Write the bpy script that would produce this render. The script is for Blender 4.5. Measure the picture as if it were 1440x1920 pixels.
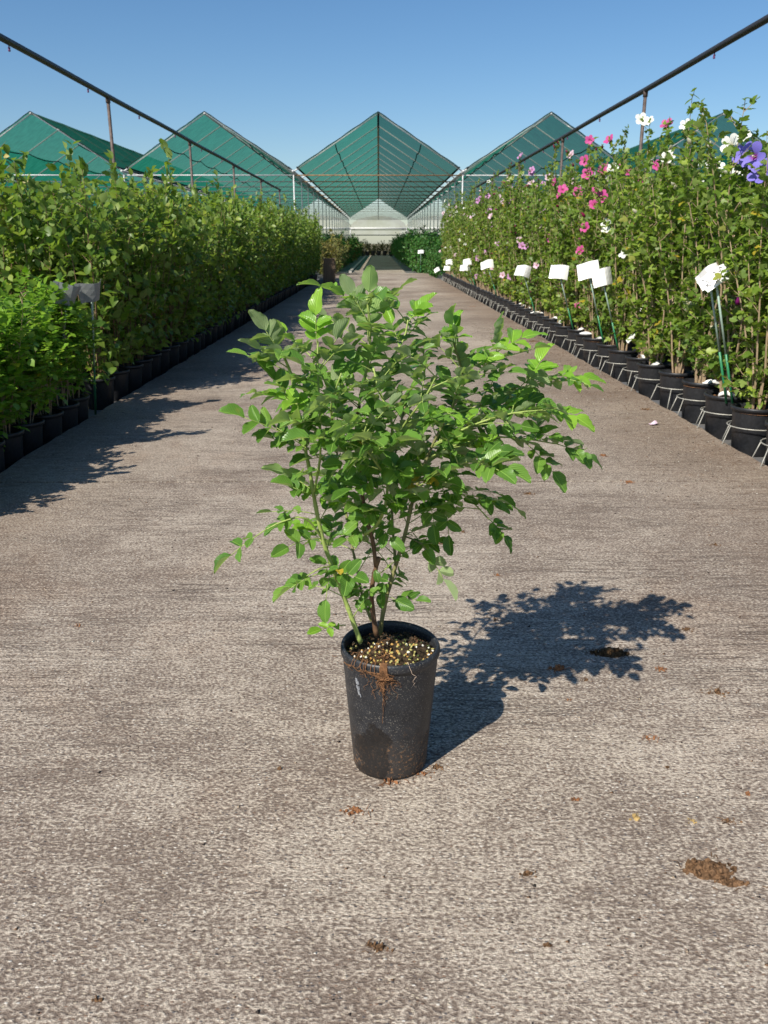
import bpy, bmesh, math, random
import numpy as np
from mathutils import Vector, Matrix, Euler
random.seed(7); RNG = np.random.default_rng(7)
R = math.radians
scene = bpy.context.scene
COL = scene.collection
for o in list(bpy.data.objects): bpy.data.objects.remove(o)

# ------------------------------------------------------------------ camera
CAM_H, PITCH, YAW, FPX = 1.10, 18.1, -0.37, 1540.0
cam = bpy.data.objects.new('camera', bpy.data.cameras.new('camera')); COL.objects.link(cam)
cam.location = (0, 0, CAM_H); cam.rotation_euler = (R(90-PITCH), 0, R(YAW))
cam.data.sensor_fit = 'HORIZONTAL'; cam.data.sensor_width = 36; cam.data.lens = FPX/1440*36
cam.data.clip_start = 0.05; cam.data.clip_end = 6000
cam.data.dof.use_dof = True; cam.data.dof.focus_distance = 1.75; cam.data.dof.aperture_fstop = 16
scene.camera = cam
# ------------------------------------------------------------------ light
SUN_EL, SUN_AZ = 44.0, 52.0          # SUN_AZ: heading of the shadows, degrees from +X towards +Y
w = bpy.data.worlds.new('World'); scene.world = w; w.use_nodes = True
nt = w.node_tree; bg = nt.nodes['Background']
sky = nt.nodes.new('ShaderNodeTexSky'); sky.sky_type = 'NISHITA'; sky.sun_disc = False
sky.sun_elevation = R(SUN_EL); sky.sun_rotation = R(90-(SUN_AZ+180)); sky.air_density = 1.0; sky.dust_density = 0.5; sky.ozone_density = 4.0
hs = nt.nodes.new('ShaderNodeHueSaturation'); hs.inputs['Saturation'].default_value = 1.17; hs.inputs['Value'].default_value = 1.1
nt.links.new(sky.outputs[0], hs.inputs['Color']); nt.links.new(hs.outputs[0], bg.inputs[0]); bg.inputs[1].default_value = 0.080
sl = bpy.data.lights.new('sun', 'SUN'); sl.energy = 5.0; sl.angle = R(0.53); sl.color = (1.0, 0.94, 0.84)
sun = bpy.data.objects.new('sun', sl); COL.objects.link(sun); sun.location = (-6, -8, 12)
ld = Vector((math.cos(R(SUN_AZ))*math.cos(R(SUN_EL)), math.sin(R(SUN_AZ))*math.cos(R(SUN_EL)), -math.sin(R(SUN_EL))))
sun.rotation_euler = ld.to_track_quat('-Z', 'Y').to_euler()
vs = scene.view_settings; vs.view_transform = 'Standard'; vs.look = 'None'; vs.exposure = 0.38; vs.gamma = 1; vs.use_curve_mapping = False
scene.render.engine = 'CYCLES'; scene.cycles.max_bounces = 8; scene.cycles.transparent_max_bounces = 24
scene.render.resolution_x = 768; scene.render.resolution_y = 1024

# ------------------------------------------------------------------ helpers
_cm = Euler((R(90-PITCH), 0, R(YAW))).to_matrix()
def ray(px, py): return _cm @ Vector(((px-720)/FPX, (960-py)/FPX, -1.0))
def at(px, py, Y):                       # place of a thing whose distance is known
    d = ray(px, py); return Vector((0, 0, CAM_H)) + d*(Y/d.y)
def gr(px, py, z=0.0):                   # place on the ground
    d = ray(px, py); return Vector((0, 0, CAM_H)) + d*((z-CAM_H)/d.z)

def tag(o, label=None, cat=None, group=None, kind=None):
    if label: o['label'] = label
    if cat: o['category'] = cat
    if group: o['group'] = group
    if kind: o['kind'] = kind
    return o
def new(name, me, parent=None, loc=None, rot=None, scale=None, mat=None):
    o = bpy.data.objects.new(name, me); COL.objects.link(o)
    if parent: o.parent = parent
    if loc is not None: o.location = loc
    if rot is not None: o.rotation_euler = rot
    if scale is not None: o.scale = (scale,)*3 if isinstance(scale, (int, float)) else scale
    if mat is not None and not me.materials: me.materials.append(mat)
    return o
def thing(name, label, cat, loc=(0,0,0), rz=0.0, group=None):
    o = new(name, None, loc=loc, rot=(0,0,rz)); o.empty_display_size = .1
    return tag(o, label, cat, group)

class MB:                                 # collects shapes into one mesh
    def __init__(s): s.v = []; s.f = []; s.m = []
    def add(s, v, f, m=0):
        n = len(s.v); s.v += [tuple(p) for p in v]; s.f += [tuple(i+n for i in q) for q in f]; s.m += [m]*len(f); return s
    def box(s, c, d, mat=None, m=0):
        x, y, z = (k/2 for k in d); P = [Vector((sx*x, sy*y, sz*z)) for sx in (-1,1) for sy in (-1,1) for sz in (-1,1)]
        if mat: P = [mat @ p for p in P]
        return s.add([p+Vector(c) for p in P], [(0,1,3,2),(4,6,7,5),(0,4,5,1),(2,3,7,6),(0,2,6,4),(1,5,7,3)], m)
    def tube(s, pts, rad, n=6, cap=True, m=0):
        pts = [Vector(p) for p in pts]
        if isinstance(rad, (int, float)): rad = [rad]*len(pts)
        V = []; ref = None
        for i, p in enumerate(pts):
            t = (pts[min(i+1, len(pts)-1)]-pts[max(i-1, 0)]).normalized()
            if ref is None: ref = Vector((1,0,0)) if abs(t.x) < .8 else Vector((0,1,0))
            u = (ref - t*ref.dot(t)).normalized(); ref = u; b = t.cross(u)
            V += [p + (u*math.cos(a)+b*math.sin(a))*rad[i] for a in (2*math.pi*k/n for k in range(n))]
        F = [(i*n+k, i*n+(k+1)%n, (i+1)*n+(k+1)%n, (i+1)*n+k) for i in range(len(pts)-1) for k in range(n)]
        if cap: F += [tuple(range(n-1,-1,-1)), tuple(range((len(pts)-1)*n, len(pts)*n))]
        return s.add(V, F, m)
    def lathe(s, prof, n=24, closed=False, m=0):
        V = [(r*math.cos(2*math.pi*k/n), r*math.sin(2*math.pi*k/n), z) for r, z in prof for k in range(n)]
        F = [(i*n+k, i*n+(k+1)%n, (i+1)*n+(k+1)%n, (i+1)*n+k) for i in range(len(prof)-1) for k in range(n)]
        return s.add(V, F, m)
    def mesh(s, name, mats, smooth=False):
        me = bpy.data.meshes.new(name); me.from_pydata(s.v, [], s.f)
        for m in (mats if isinstance(mats, (list, tuple)) else [mats]): me.materials.append(m)
        me.polygons.foreach_set('material_index', s.m)
        if smooth: me.polygons.foreach_set('use_smooth', [True]*len(s.f))
        me.update(); return me

def np_mesh(name, V, F, mats, tint=None, uv=None, smooth=False):      # F: (N,3) triangles
    me = bpy.data.meshes.new(name); nv, nf = len(V), len(F)
    me.vertices.add(nv); me.vertices.foreach_set('co', np.ascontiguousarray(V, dtype=np.float32).ravel())
    me.loops.add(nf*3); me.loops.foreach_set('vertex_index', np.ascontiguousarray(F, dtype=np.int32).ravel())
    me.polygons.add(nf); me.polygons.foreach_set('loop_start', np.arange(nf, dtype=np.int32)*3)
    if smooth: me.polygons.foreach_set('use_smooth', np.ones(nf, dtype=bool))
    me.update(calc_edges=True)
    if tint is not None:
        a = me.attributes.new('tint', 'FLOAT', 'POINT'); a.data.foreach_set('value', np.ascontiguousarray(tint, dtype=np.float32))
    if uv is not None:
        l = me.uv_layers.new(name='UVMap'); l.data.foreach_set('uv', np.ascontiguousarray(uv[F.ravel()], dtype=np.float32).ravel())
    for m in (mats if isinstance(mats, (list, tuple)) else [mats]): me.materials.append(m)
    me.validate(); return me

# ------------------------------------------------------------------ materials
class NT:
    def __init__(s, name):
        s.m = bpy.data.materials.new(name); s.m.use_nodes = True; s.t = s.m.node_tree; s.p = s.t.nodes['Principled BSDF']; s.out = s.t.nodes['Material Output']
    def n(s, typ, **kw):
        o = s.t.nodes.new('ShaderNode'+typ)
        for k, v in kw.items(): setattr(o, k, v)
        return o
    def l(s, a, b): s.t.links.new(a, b)
    def coord(s, scale=(1,1,1), which='Object'):
        c = s.n('TexCoord'); mp = s.n('Mapping'); mp.inputs['Scale'].default_value = scale; s.l(c.outputs[which], mp.inputs[0]); return mp.outputs[0]
    def noise(s, vec, scale, detail=4, rough=.55, dist=0):
        o = s.n('TexNoise'); o.inputs['Scale'].default_value = scale; o.inputs['Detail'].default_value = detail; o.inputs['Roughness'].default_value = rough; o.inputs['Distortion'].default_value = dist
        if vec: s.l(vec, o.inputs['Vector'])
        return o.outputs['Fac']
    def ramp(s, fac, stops, interp='LINEAR'):
        o = s.n('ValToRGB'); e = o.color_ramp.elements; o.color_ramp.interpolation = interp
        while len(e) < len(stops): e.new(.5)
        for k, (p, c) in enumerate(stops):
            e[k].position = p; e[k].color = (c, c, c, 1) if isinstance(c, (int, float)) else (*c, 1)
        s.l(fac, o.inputs[0]); return o.outputs[0]
    def mix(s, fac, a, b, mode='MIX'):
        o = s.n('MixRGB', blend_type=mode)
        for k, v in enumerate((fac, a, b)):
            if isinstance(v, (int, float)): o.inputs[k].default_value = v if k == 0 else (v, v, v, 1)
            elif isinstance(v, tuple): o.inputs[k].default_value = (*v, 1)
            else: s.l(v, o.inputs[k])
        return o.outputs[0]
    def math(s, op, a, b=0.0):
        o = s.n('Math', operation=op)
        for k, v in enumerate((a, b)):
            if isinstance(v, (int, float)): o.inputs[k].default_value = v
            else: s.l(v, o.inputs[k])
        return o.outputs[0]
    def bump(s, h, strength, dist):
        o = s.n('Bump'); o.inputs['Strength'].default_value = strength; o.inputs['Distance'].default_value = dist; s.l(h, o.inputs['Height']); s.l(o.outputs[0], s.p.inputs['Normal']); return o.outputs[0]
    def base(s, c, rough=.6, spec=.5, metal=0):
        if isinstance(c, tuple): s.p.inputs['Base Color'].default_value = (*c, 1)
        else: s.l(c, s.p.inputs['Base Color'])
        s.p.inputs['Roughness'].default_value = rough; s.p.inputs['Specular IOR Level'].default_value = spec; s.p.inputs['Metallic'].default_value = metal
        return s.m
def plain(name, c, rough=.6, spec=.4, metal=0, var=.25, scale=30, bump=0):
    t = NT(name); v = t.coord(); n = t.noise(v, scale, 5)
    lo = tuple(k*(1-var) for k in c); hi = tuple(min(1, k*(1+var)) for k in c)
    m = t.base(t.ramp(n, [(.3, lo), (.7, hi)]), rough, spec, metal)
    if bump: t.bump(n, .6, bump)
    return m
def leafmat(name, cols, back, trans=.3, rough=.42, veins=False, spec=.45, yellow=(.45,.33,.03)):
    # cols: dark, mid, light upper side; 'tint' attribute runs 0..1, above .96 the leaf has turned yellow
    t = NT(name); oi = t.n('ObjectInfo'); at_ = t.n('Attribute', attribute_name='tint')
    f = t.math('FRACT', t.math('ADD', at_.outputs['Fac'], t.math('MULTIPLY', oi.outputs['Random'], .999 if veins else 0.0)))
    if not veins: f = t.math('ADD', f, t.math('MULTIPLY', t.math('SUBTRACT', oi.outputs['Random'], .5), .26))
    if yellow: c = t.ramp(f, [(0, cols[0]), (.5, cols[1]), (.93, cols[2]), (.965, yellow)])
    else: c = t.ramp(f, [(0, cols[0]), (.5, cols[1]), (1, cols[2])])
    v = t.coord((1,1,1)); c = t.mix(t.ramp(t.noise(v, 60 if veins else 25, 3), [(.35, 0), (.75, .35)]), c, tuple(k*1.5+.01 for k in cols[1]))
    bk = t.mix(.22 if veins else .35, back, c)
    if veins:
        uv = t.coord((1,1,1), 'UV'); sx = t.n('SeparateXYZ'); t.l(uv, sx.inputs[0])
        ax = t.math('ABSOLUTE', t.math('SUBTRACT', sx.outputs[0], .5))
        ch = t.math('SUBTRACT', t.math('MULTIPLY', sx.outputs[1], 9.0), t.math('MULTIPLY', ax, 7.0))
        vein = t.math('ABSOLUTE', t.math('SUBTRACT', t.math('FRACT', ch), .5))     # 0.5 on the vein
        vl = t.ramp(vein, [(.36, 0), (.5, 1)]); mid = t.ramp(ax, [(.015, 1), (.05, 0)])
        vv = t.math('MAXIMUM', t.math('MULTIPLY', vl, .6), mid)
        c = t.mix(t.math('MULTIPLY', vv, .45), c, tuple(min(1, k*1.9+.05) for k in cols[2])); bk = t.mix(t.math('MULTIPLY', vv, .5), bk, tuple(min(1, k*1.35) for k in back))
        blot = t.ramp(t.noise(t.coord((1,1,1)), 17, 4, .6), [(.66,0),(.74,.55)]); c = t.mix(blot, c, (.30,.28,.06))
        t.bump(t.math('SUBTRACT', 1.0, t.math('MAXIMUM', vl, mid)), .8, .0022)
    ge = t.n('NewGeometry'); col = t.mix(ge.outputs['Backfacing'], c, bk)
    t.base(col, rough, spec)
    rg = t.math('ADD', t.math('MULTIPLY', ge.outputs['Backfacing'], .35), rough); t.l(rg, t.p.inputs['Roughness'])
    tr = t.n('BsdfTranslucent'); t.l(t.mix(1.0, col, (1.35, 1.5, .55), 'MULTIPLY'), tr.inputs[0])
    mx = t.n('MixShader'); mx.inputs[0].default_value = trans; t.l(t.p.outputs[0], mx.inputs[1]); t.l(tr.outputs[0], mx.inputs[2]); t.l(mx.outputs[0], t.out.inputs[0])
    return t.m
M = {}
M['rose'] = leafmat('rose_leaf', ((.06,.15,.02), (.115,.25,.036), (.20,.35,.055)), (.36,.44,.23), .34, .36, True, yellow=None)
M['rose_young'] = leafmat('rose_leaf_young', ((.16,.34,.03), (.21,.41,.04), (.28,.48,.05)), (.32,.45,.17), .36, .34, True, yellow=None)
M['rose_yellow'] = leafmat('rose_leaf_yellow', ((.45,.33,.04), (.5,.36,.03), (.42,.36,.06)), (.4,.33,.10), .3, .5, True, yellow=None)
M['shrub'] = leafmat('shrub_leaf', ((.05,.12,.016), (.13,.215,.026), (.34,.40,.055)), (.25,.33,.10), .40, .42)
M['hib'] = leafmat('hibiscus_leaf', ((.055,.12,.016), (.14,.225,.026), (.32,.40,.055)), (.22,.30,.08), .40, .45)
M['smallrose'] = leafmat('small_rose_leaf', ((.075,.19,.016), (.17,.32,.026), (.36,.48,.05)), (.24,.36,.10), .42, .42)
M['farbush'] = leafmat('far_bush_leaf', ((.03,.11,.022), (.06,.18,.032), (.11,.26,.045)), (.09,.19,.06), .35, .5)
M['fargold'] = leafmat('far_gold_leaf', ((.08,.11,.03), (.16,.16,.04), (.26,.2,.05)), (.2,.18,.07), .25, .5)
def stemmat(name, c, paler): 
    t = NT(name); v = t.coord((1,1,.25)); return t.base(t.ramp(t.noise(v, 90, 5), [(.3, c), (.7, paler)]), .6, .3)  # noise blends a darker and a paler bark tone
M['stem_green'] = stemmat('stem_green', (.22,.30,.07), (.36,.44,.13))
M['stem_brown'] = stemmat('stem_brown', (.065,.035,.02), (.19,.11,.06))
M['stem_olive'] = stemmat('stem_olive', (.10,.10,.035), (.26,.25,.10))
M['twig'] = stemmat('twig_bark', (.10,.06,.03), (.24,.16,.09))
M['twig_beige'] = stemmat('twig_beige', (.24,.17,.10), (.42,.32,.21))
M['pot'] = plain('black_plastic', (.019,.020,.023), .42, .45, var=.3, scale=60, bump=.0006)
M['soil'] = plain('potting_soil', (.05,.033,.02), .95, .1, var=.8, scale=90, bump=.006)
M['bark'] = plain('bark_mulch', (.20,.10,.05), .9, .1, var=.7, scale=80, bump=.003)
M['galv'] = plain('galvanised_steel', (.52,.53,.53), .5, .5, .15, var=.25, scale=14)
M['galv_brightened'] = plain('brightened_rafter_steel', (.80,.81,.80), .55, .5, 0, var=.15, scale=14)  # same steel, colour brightened to stand in for light under the net
M['rusty'] = plain('rusty_steel', (.26,.16,.08), .7, .3, .2, var=.5, scale=9)
M['wire'] = plain('galvanised_wire', (.36,.35,.31), .5, .5, .3, var=.3, scale=40)
M['postpipe'] = plain('brown_steel_post', (.10,.075,.065), .6, .4, .2, var=.4, scale=20)
M['blackpipe'] = plain('black_pipe', (.03,.027,.027), .5, .4, var=.3, scale=25)
M['cable'] = plain('dark_cable', (.012,.02,.02), .7, .2)
M['nozzle'] = plain('purple_nozzle', (.16,.05,.14), .4, .5)
M['card'] = plain('white_card', (.80,.80,.78), .35, .5, var=.04, scale=10)
M['ink'] = plain('pen_ink', (.03,.035,.05), .6, .3)
M['stake'] = plain('green_stake', (.02,.18,.075), .4, .5, var=.2)
M['stakepale'] = plain('pale_stake', (.33,.44,.38), .45, .5, var=.15)
M['shaded_card'] = plain('shade_tinted_card', (.22,.23,.23), .5, .4, var=.1)  # white card seen from its shaded side, the shade put into the colour
M['crate'] = plain('brown_tray', (.27,.20,.14), .8, .2, var=.4, scale=20)
M['plastic'] = plain('milky_plastic', (.72,.74,.70), .4, .4, var=.1, scale=.6)

def concrete():
    t = NT('brushed_concrete'); c = t.coord()
    big = t.noise(c, .6, 3, .5, .3); mid = t.noise(t.coord((3.2,5.5,3)), 1.0, 4, .6, .3); fine = t.noise(t.coord((150,230,150)), 1.0, 3, .6); fine2 = t.noise(c, 480, 2, .5)
    p = t.noise(t.coord((100, 150, 80)), 1.0, 3, .6, .1); p2 = t.noise(t.coord((20, 46, 15)), 1.0, 4, .6, .3)
    pl = t.math('ADD', t.math('ADD', t.math('MULTIPLY', p, .74), t.math('MULTIPLY', p2, .26)), t.math('ADD', t.math('MULTIPLY', t.math('SUBTRACT', mid, .5), .22), t.math('MULTIPLY', t.math('SUBTRACT', big, .5), .34)))
    plate = t.ramp(pl, [(.43, 0), (.49, .40), (.575, 1)])
    valley = t.ramp(fine, [(.3, (.095,.070,.054)), (.7, (.245,.192,.152))]); top = t.ramp(t.math('ADD', t.math('MULTIPLY', fine, .6), t.math('MULTIPLY', fine2, .4)), [(.36, (.25,.205,.168)), (.5, (.44,.374,.30)), (.64, (.70,.625,.515))])
    col = t.mix(plate, valley, top)
    # broom strokes across the path, broken up
    ln = t.noise(t.coord((1.5, 31, 5)), 1.0, 4, .6, .5); st = t.ramp(t.math('ABSOLUTE', t.math('SUBTRACT', ln, .5)), [(.0, 1), (.030, 0)])
    stroke = t.math('MULTIPLY', st, t.ramp(t.noise(t.coord((1.2,1.6,1)), 1.0, 4, .6), [(.38,.08),(.58,1)])); sy = t.n('SeparateXYZ'); t.l(c, sy.inputs[0])
    stroke = t.math('MULTIPLY', stroke, t.ramp(t.math('ADD', t.math('MULTIPLY', sy.outputs[1], .25), t.math('MULTIPLY', t.math('SUBTRACT', big, .5), .5)), [(.28,.22),(.50,1)]))     # the broom finish is worn off at the loading end
    col = t.mix(t.math('MULTIPLY', stroke, .72), col, (.09,.066,.052))
    vo = t.n('TexVoronoi'); vo.inputs['Scale'].default_value = 150; t.l(t.coord((.75,1.2,1)), vo.inputs['Vector'])
    cr = t.n('SeparateColor'); t.l(vo.outputs['Color'], cr.inputs[0])
    peb = t.ramp(cr.outputs[0], [(0,(.07,.07,.08)), (.25,(.20,.12,.08)), (.5,(.50,.43,.32)), (.85,(.74,.70,.62))], 'CONSTANT')
    pm = t.math('MULTIPLY', t.ramp(vo.outputs['Distance'], [(.26,1),(.38,0)]), t.ramp(cr.outputs[1], [(.70,0),(.74,1)])); col = t.mix(t.math('MULTIPLY', pm, .75), col, peb)
    # brown earth carried along the edges and in patches
    sx = t.n('SeparateXYZ'); t.l(c, sx.inputs[0])
    edge = t.math('ADD', t.math('ABSOLUTE', t.math('SUBTRACT', sx.outputs[0], .03)), t.math('MULTIPLY', t.math('SUBTRACT', mid, .5), 1.2))
    em = t.math('MULTIPLY', t.ramp(t.math('MULTIPLY', edge, .5), [(.58,0),(.94,1)]), t.ramp(t.noise(c, 34, 5, .7), [(.35,.3),(.62,1)])); col = t.mix(t.math('MULTIPLY', em, .70), col, (.15,.095,.062))
    red = t.ramp(t.noise(c, 1.4, 5, .62, .5), [(.54,0),(.70,.5)]); col = t.mix(red, col, t.mix(1.0, col, (.86,.74,.66), 'MULTIPLY'))
    bh = t.math('SUBTRACT', t.math('ADD', t.math('MULTIPLY', pl, .9), t.math('ADD', t.math('MULTIPLY', fine, .35), t.math('MULTIPLY', pm, .10))), t.math('MULTIPLY', stroke, .25))
    t.bump(bh, .9, .008)
    return t.base(col, .88, .25)
M['concrete'] = concrete()
def weedmat():
    t = NT('weed_mat'); c = t.coord(); wv = t.n('TexWave'); wv.inputs['Scale'].default_value = 60; t.l(c, wv.inputs['Vector'])
    n = t.noise(c, 5, 5); col = t.mix(t.ramp(n, [(.4,0),(.7,.8)]), (.12,.125,.135), (.15,.135,.115)); t.bump(wv.outputs['Fac'], .3, .002)
    return t.base(col, .6, .4)
M['mat'] = weedmat()
M['ground'] = plain('field_ground', (.16,.14,.085), .95, .1, var=.5, scale=.8)
def netmat():
    t = NT('green_shade_net'); c = t.coord((.35, 6, 6)); n = t.noise(c, 1.0, 4)
    col = t.ramp(n, [(.3, (.009,.112,.075)), (.7, (.019,.168,.116))])
    d = t.n('BsdfDiffuse'); t.l(col, d.inputs[0]); tr = t.n('BsdfTranslucent'); t.l(t.mix(1.0, col, (1.25,1.25,1.25), 'MULTIPLY'), tr.inputs[0]); tp = t.n('BsdfTransparent')
    a = t.n('MixShader'); a.inputs[0].default_value = .62; t.l(d.outputs[0], a.inputs[1]); t.l(tr.outputs[0], a.inputs[2])
    b = t.n('MixShader'); b.inputs[0].default_value = .12; t.l(a.outputs[0], b.inputs[1]); t.l(tp.outputs[0], b.inputs[2]); t.l(b.outputs[0], t.out.inputs[0])
    return t.m
M['net'] = netmat()
def filmmat():
    t = NT('greenhouse_film'); c = t.coord((1,1,1)); n = t.noise(c, .5, 3)
    col = t.ramp(n, [(.35, (.55,.56,.44)), (.65, (.70,.72,.66))])
    d = t.n('BsdfDiffuse'); t.l(col, d.inputs[0]); tr = t.n('BsdfTranslucent'); t.l(col, tr.inputs[0]); tp = t.n('BsdfTransparent')
    a = t.n('MixShader'); a.inputs[0].default_value = .4; t.l(d.outputs[0], a.inputs[1]); t.l(tr.outputs[0], a.inputs[2])
    b = t.n('MixShader'); b.inputs[0].default_value = .25; t.l(a.outputs[0], b.inputs[1]); t.l(tp.outputs[0], b.inputs[2]); t.l(b.outputs[0], t.out.inputs[0])
    return t.m
M['film'] = filmmat()
def petal(name, tip, eye, trans=.3):
    t = NT(name); uv = t.coord((1,1,1), 'UV'); sx = t.n('SeparateXYZ'); t.l(uv, sx.inputs[0])
    col = t.ramp(sx.outputs[1], [(.08, eye), (.34, tip)]); t.base(col, .55, .3)
    tr = t.n('BsdfTranslucent'); t.l(col, tr.inputs[0]); mx = t.n('MixShader'); mx.inputs[0].default_value = trans
    t.l(t.p.outputs[0], mx.inputs[1]); t.l(tr.outputs[0], mx.inputs[2]); t.l(mx.outputs[0], t.out.inputs[0]); return t.m
PET = {'white': petal('white_petal', (.84,.84,.80), (.75,.72,.55)), 'pink': petal('pink_petal', (.60,.085,.30), (.30,.015,.09)),
       'mauve': petal('mauve_petal', (.60,.30,.56), (.35,.03,.16)), 'blue': petal('violet_petal', (.23,.19,.66), (.30,.02,.22)),
       'pale': petal('pale_pink_petal', (.78,.56,.66), (.5,.1,.2))}
M['stamen'] = plain('cream_stamen', (.75,.68,.42), .7, .2)

# ------------------------------------------------------------------ the setting
GZ = -0.06; XL, XR = -1.93, 2.03
g = MB(); g.add([(-900,-60,GZ-.01),(900,-60,GZ-.01),(900,3000,GZ-.01),(-900,3000,GZ-.01)], [(0,1,2,3)])
tag(new('ground', g.mesh('ground', M['ground'])), kind='structure')
def bed(name, x0, x1, y0, y1):
    m = MB(); m.add([(x0,y0,GZ),(x1,y0,GZ),(x1,y1,GZ),(x0,y1,GZ)], [(0,1,2,3)]); tag(new(name, m.mesh(name, M['mat'])), kind='structure')
bed('bed_ground_left', -14, XL-.004, -2, 33.5); bed('bed_ground_right', XR+.004, 14, -2, 33.5)
bed('bed_ground_far_left', -20, -1.06, 33.6, 95); bed('bed_ground_far_right', 1.10, 20, 33.6, 95)
path = thing('concrete_path', None, None); path['kind'] = 'structure'
def slab(x0, x1, y0, y1, jag=.012):
    n = max(4, int((y1-y0)/.12)); ys = np.linspace(y0, y1, n+1); V = []; F = []
    for k, y in enumerate(ys):
        inner = 0 if k in (0, n) else 1
        jl = random.uniform(-jag, jag)*inner; jr = random.uniform(-jag, jag)*inner
        V += [(x0+jl, y, GZ-.02), (x0+jl, y, -.008), (x0+jl+.012, y, 0), (x1+jr-.012, y, 0), (x1+jr, y, -.008), (x1+jr, y, GZ-.02)]
    for k in range(n):
        for j in range(5): a = k*6+j; F.append((a, a+1, a+7, a+6)[::-1])
    F += [(0,1,2,3,4,5)[::-1], tuple(n*6+j for j in range(6))]
    m = MB(); m.add(V, F); new('slab', m.mesh('slab', M['concrete']), path)
slab(XL, XR, -3, 3.832); slab(XL, XR, 3.850, 15.4); slab(XL, XR, 15.41, 28.3); slab(XL+.2, XR-.1, 28.33, 33.5); slab(-1.05, 1.09, 33.52, 86)
kb = MB(); kb.box((-1.12, 56, .02), (.11, 44, .10)); tag(new('kerb', kb.mesh('kerb', plain('pale_kerb', (.42,.40,.36), .9, .2))), kind='structure')

# ------------------------------------------------------------------ foliage tools
def leaf_shape(kind):
    if kind == 'ovate':
        P = [(0,0,0),(-.30,.22,.05),(-.36,.52,.06),(0,1,-.06),(.36,.52,.06),(.30,.22,.05),(0,.25,0),(0,.56,-.005)]
        F = [(0,6,1),(0,5,6),(1,6,7),(1,7,2),(6,5,4),(6,4,7),(2,7,3),(7,4,3)]
    elif kind == 'lobed':
        P = [(0,0,0),(-.30,.10,.03),(-.46,.42,.02),(-.22,.50,.05),(-.20,.74,.03),(0,1,-.08),(.20,.74,.03),(.22,.50,.05),(.46,.42,.02),(.30,.10,.03),(0,.42,0)]
        F = [(0,10,1),(1,10,2),(2,10,3),(3,10,4),(4,10,5),(5,10,6),(6,10,7),(7,10,8),(8,10,9),(9,10,0)]
        F = [tuple(reversed(f)) for f in F]; F = [tuple(reversed(f)) for f in F]
    else:
        P = [(0,0,0),(-.26,.45,.05),(0,1,-.04),(.26,.45,.05),(0,.45,0)]
        F = [(0,4,1),(0,3,4),(1,4,2),(4,3,2)]
    return np.array(P, float), np.array(F, int)
def nrm(a): return a/np.maximum(np.linalg.norm(a, axis=-1, keepdims=True), 1e-9)
def leaves(name, pos, dr, up, ln, mat, kind='ovate', wid=1.0, tint=None):
    P, F = leaf_shape(kind); pos = np.array(pos, float); N = len(pos); dr = nrm(np.array(dr, float)); up = np.array(up, float)
    side = nrm(np.cross(dr, up)); up = np.cross(side, dr); ln = np.broadcast_to(np.array(ln, float), (N,))
    L = ln[:, None, None]
    V = pos[:,None,:] + L*(P[None,:,0:1]*side[:,None,:]*wid + P[None,:,1:2]*dr[:,None,:] + P[None,:,2:3]*up[:,None,:]*RNG.uniform(.3, 2.2, (N,1,1)))
    FF = (F[None] + (np.arange(N)*len(P))[:,None,None]).reshape(-1, 3)
    # faces so that the upper side is the front
    tn = RNG.random(N) if tint is None else tint
    return np_mesh(name, V.reshape(-1,3), FF, mat, np.repeat(tn, len(P)))
def polyline(p, d, n, step, wob, up=0.0):
    pts = [np.array(p, float)]; d = np.array(d, float)
    for k in range(n):
        d = d + RNG.normal(0, wob, 3) + np.array((0,0,up)); d /= np.linalg.norm(d); pts.append(pts[-1]+d*step)
    return pts
class Bush: pass
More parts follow.
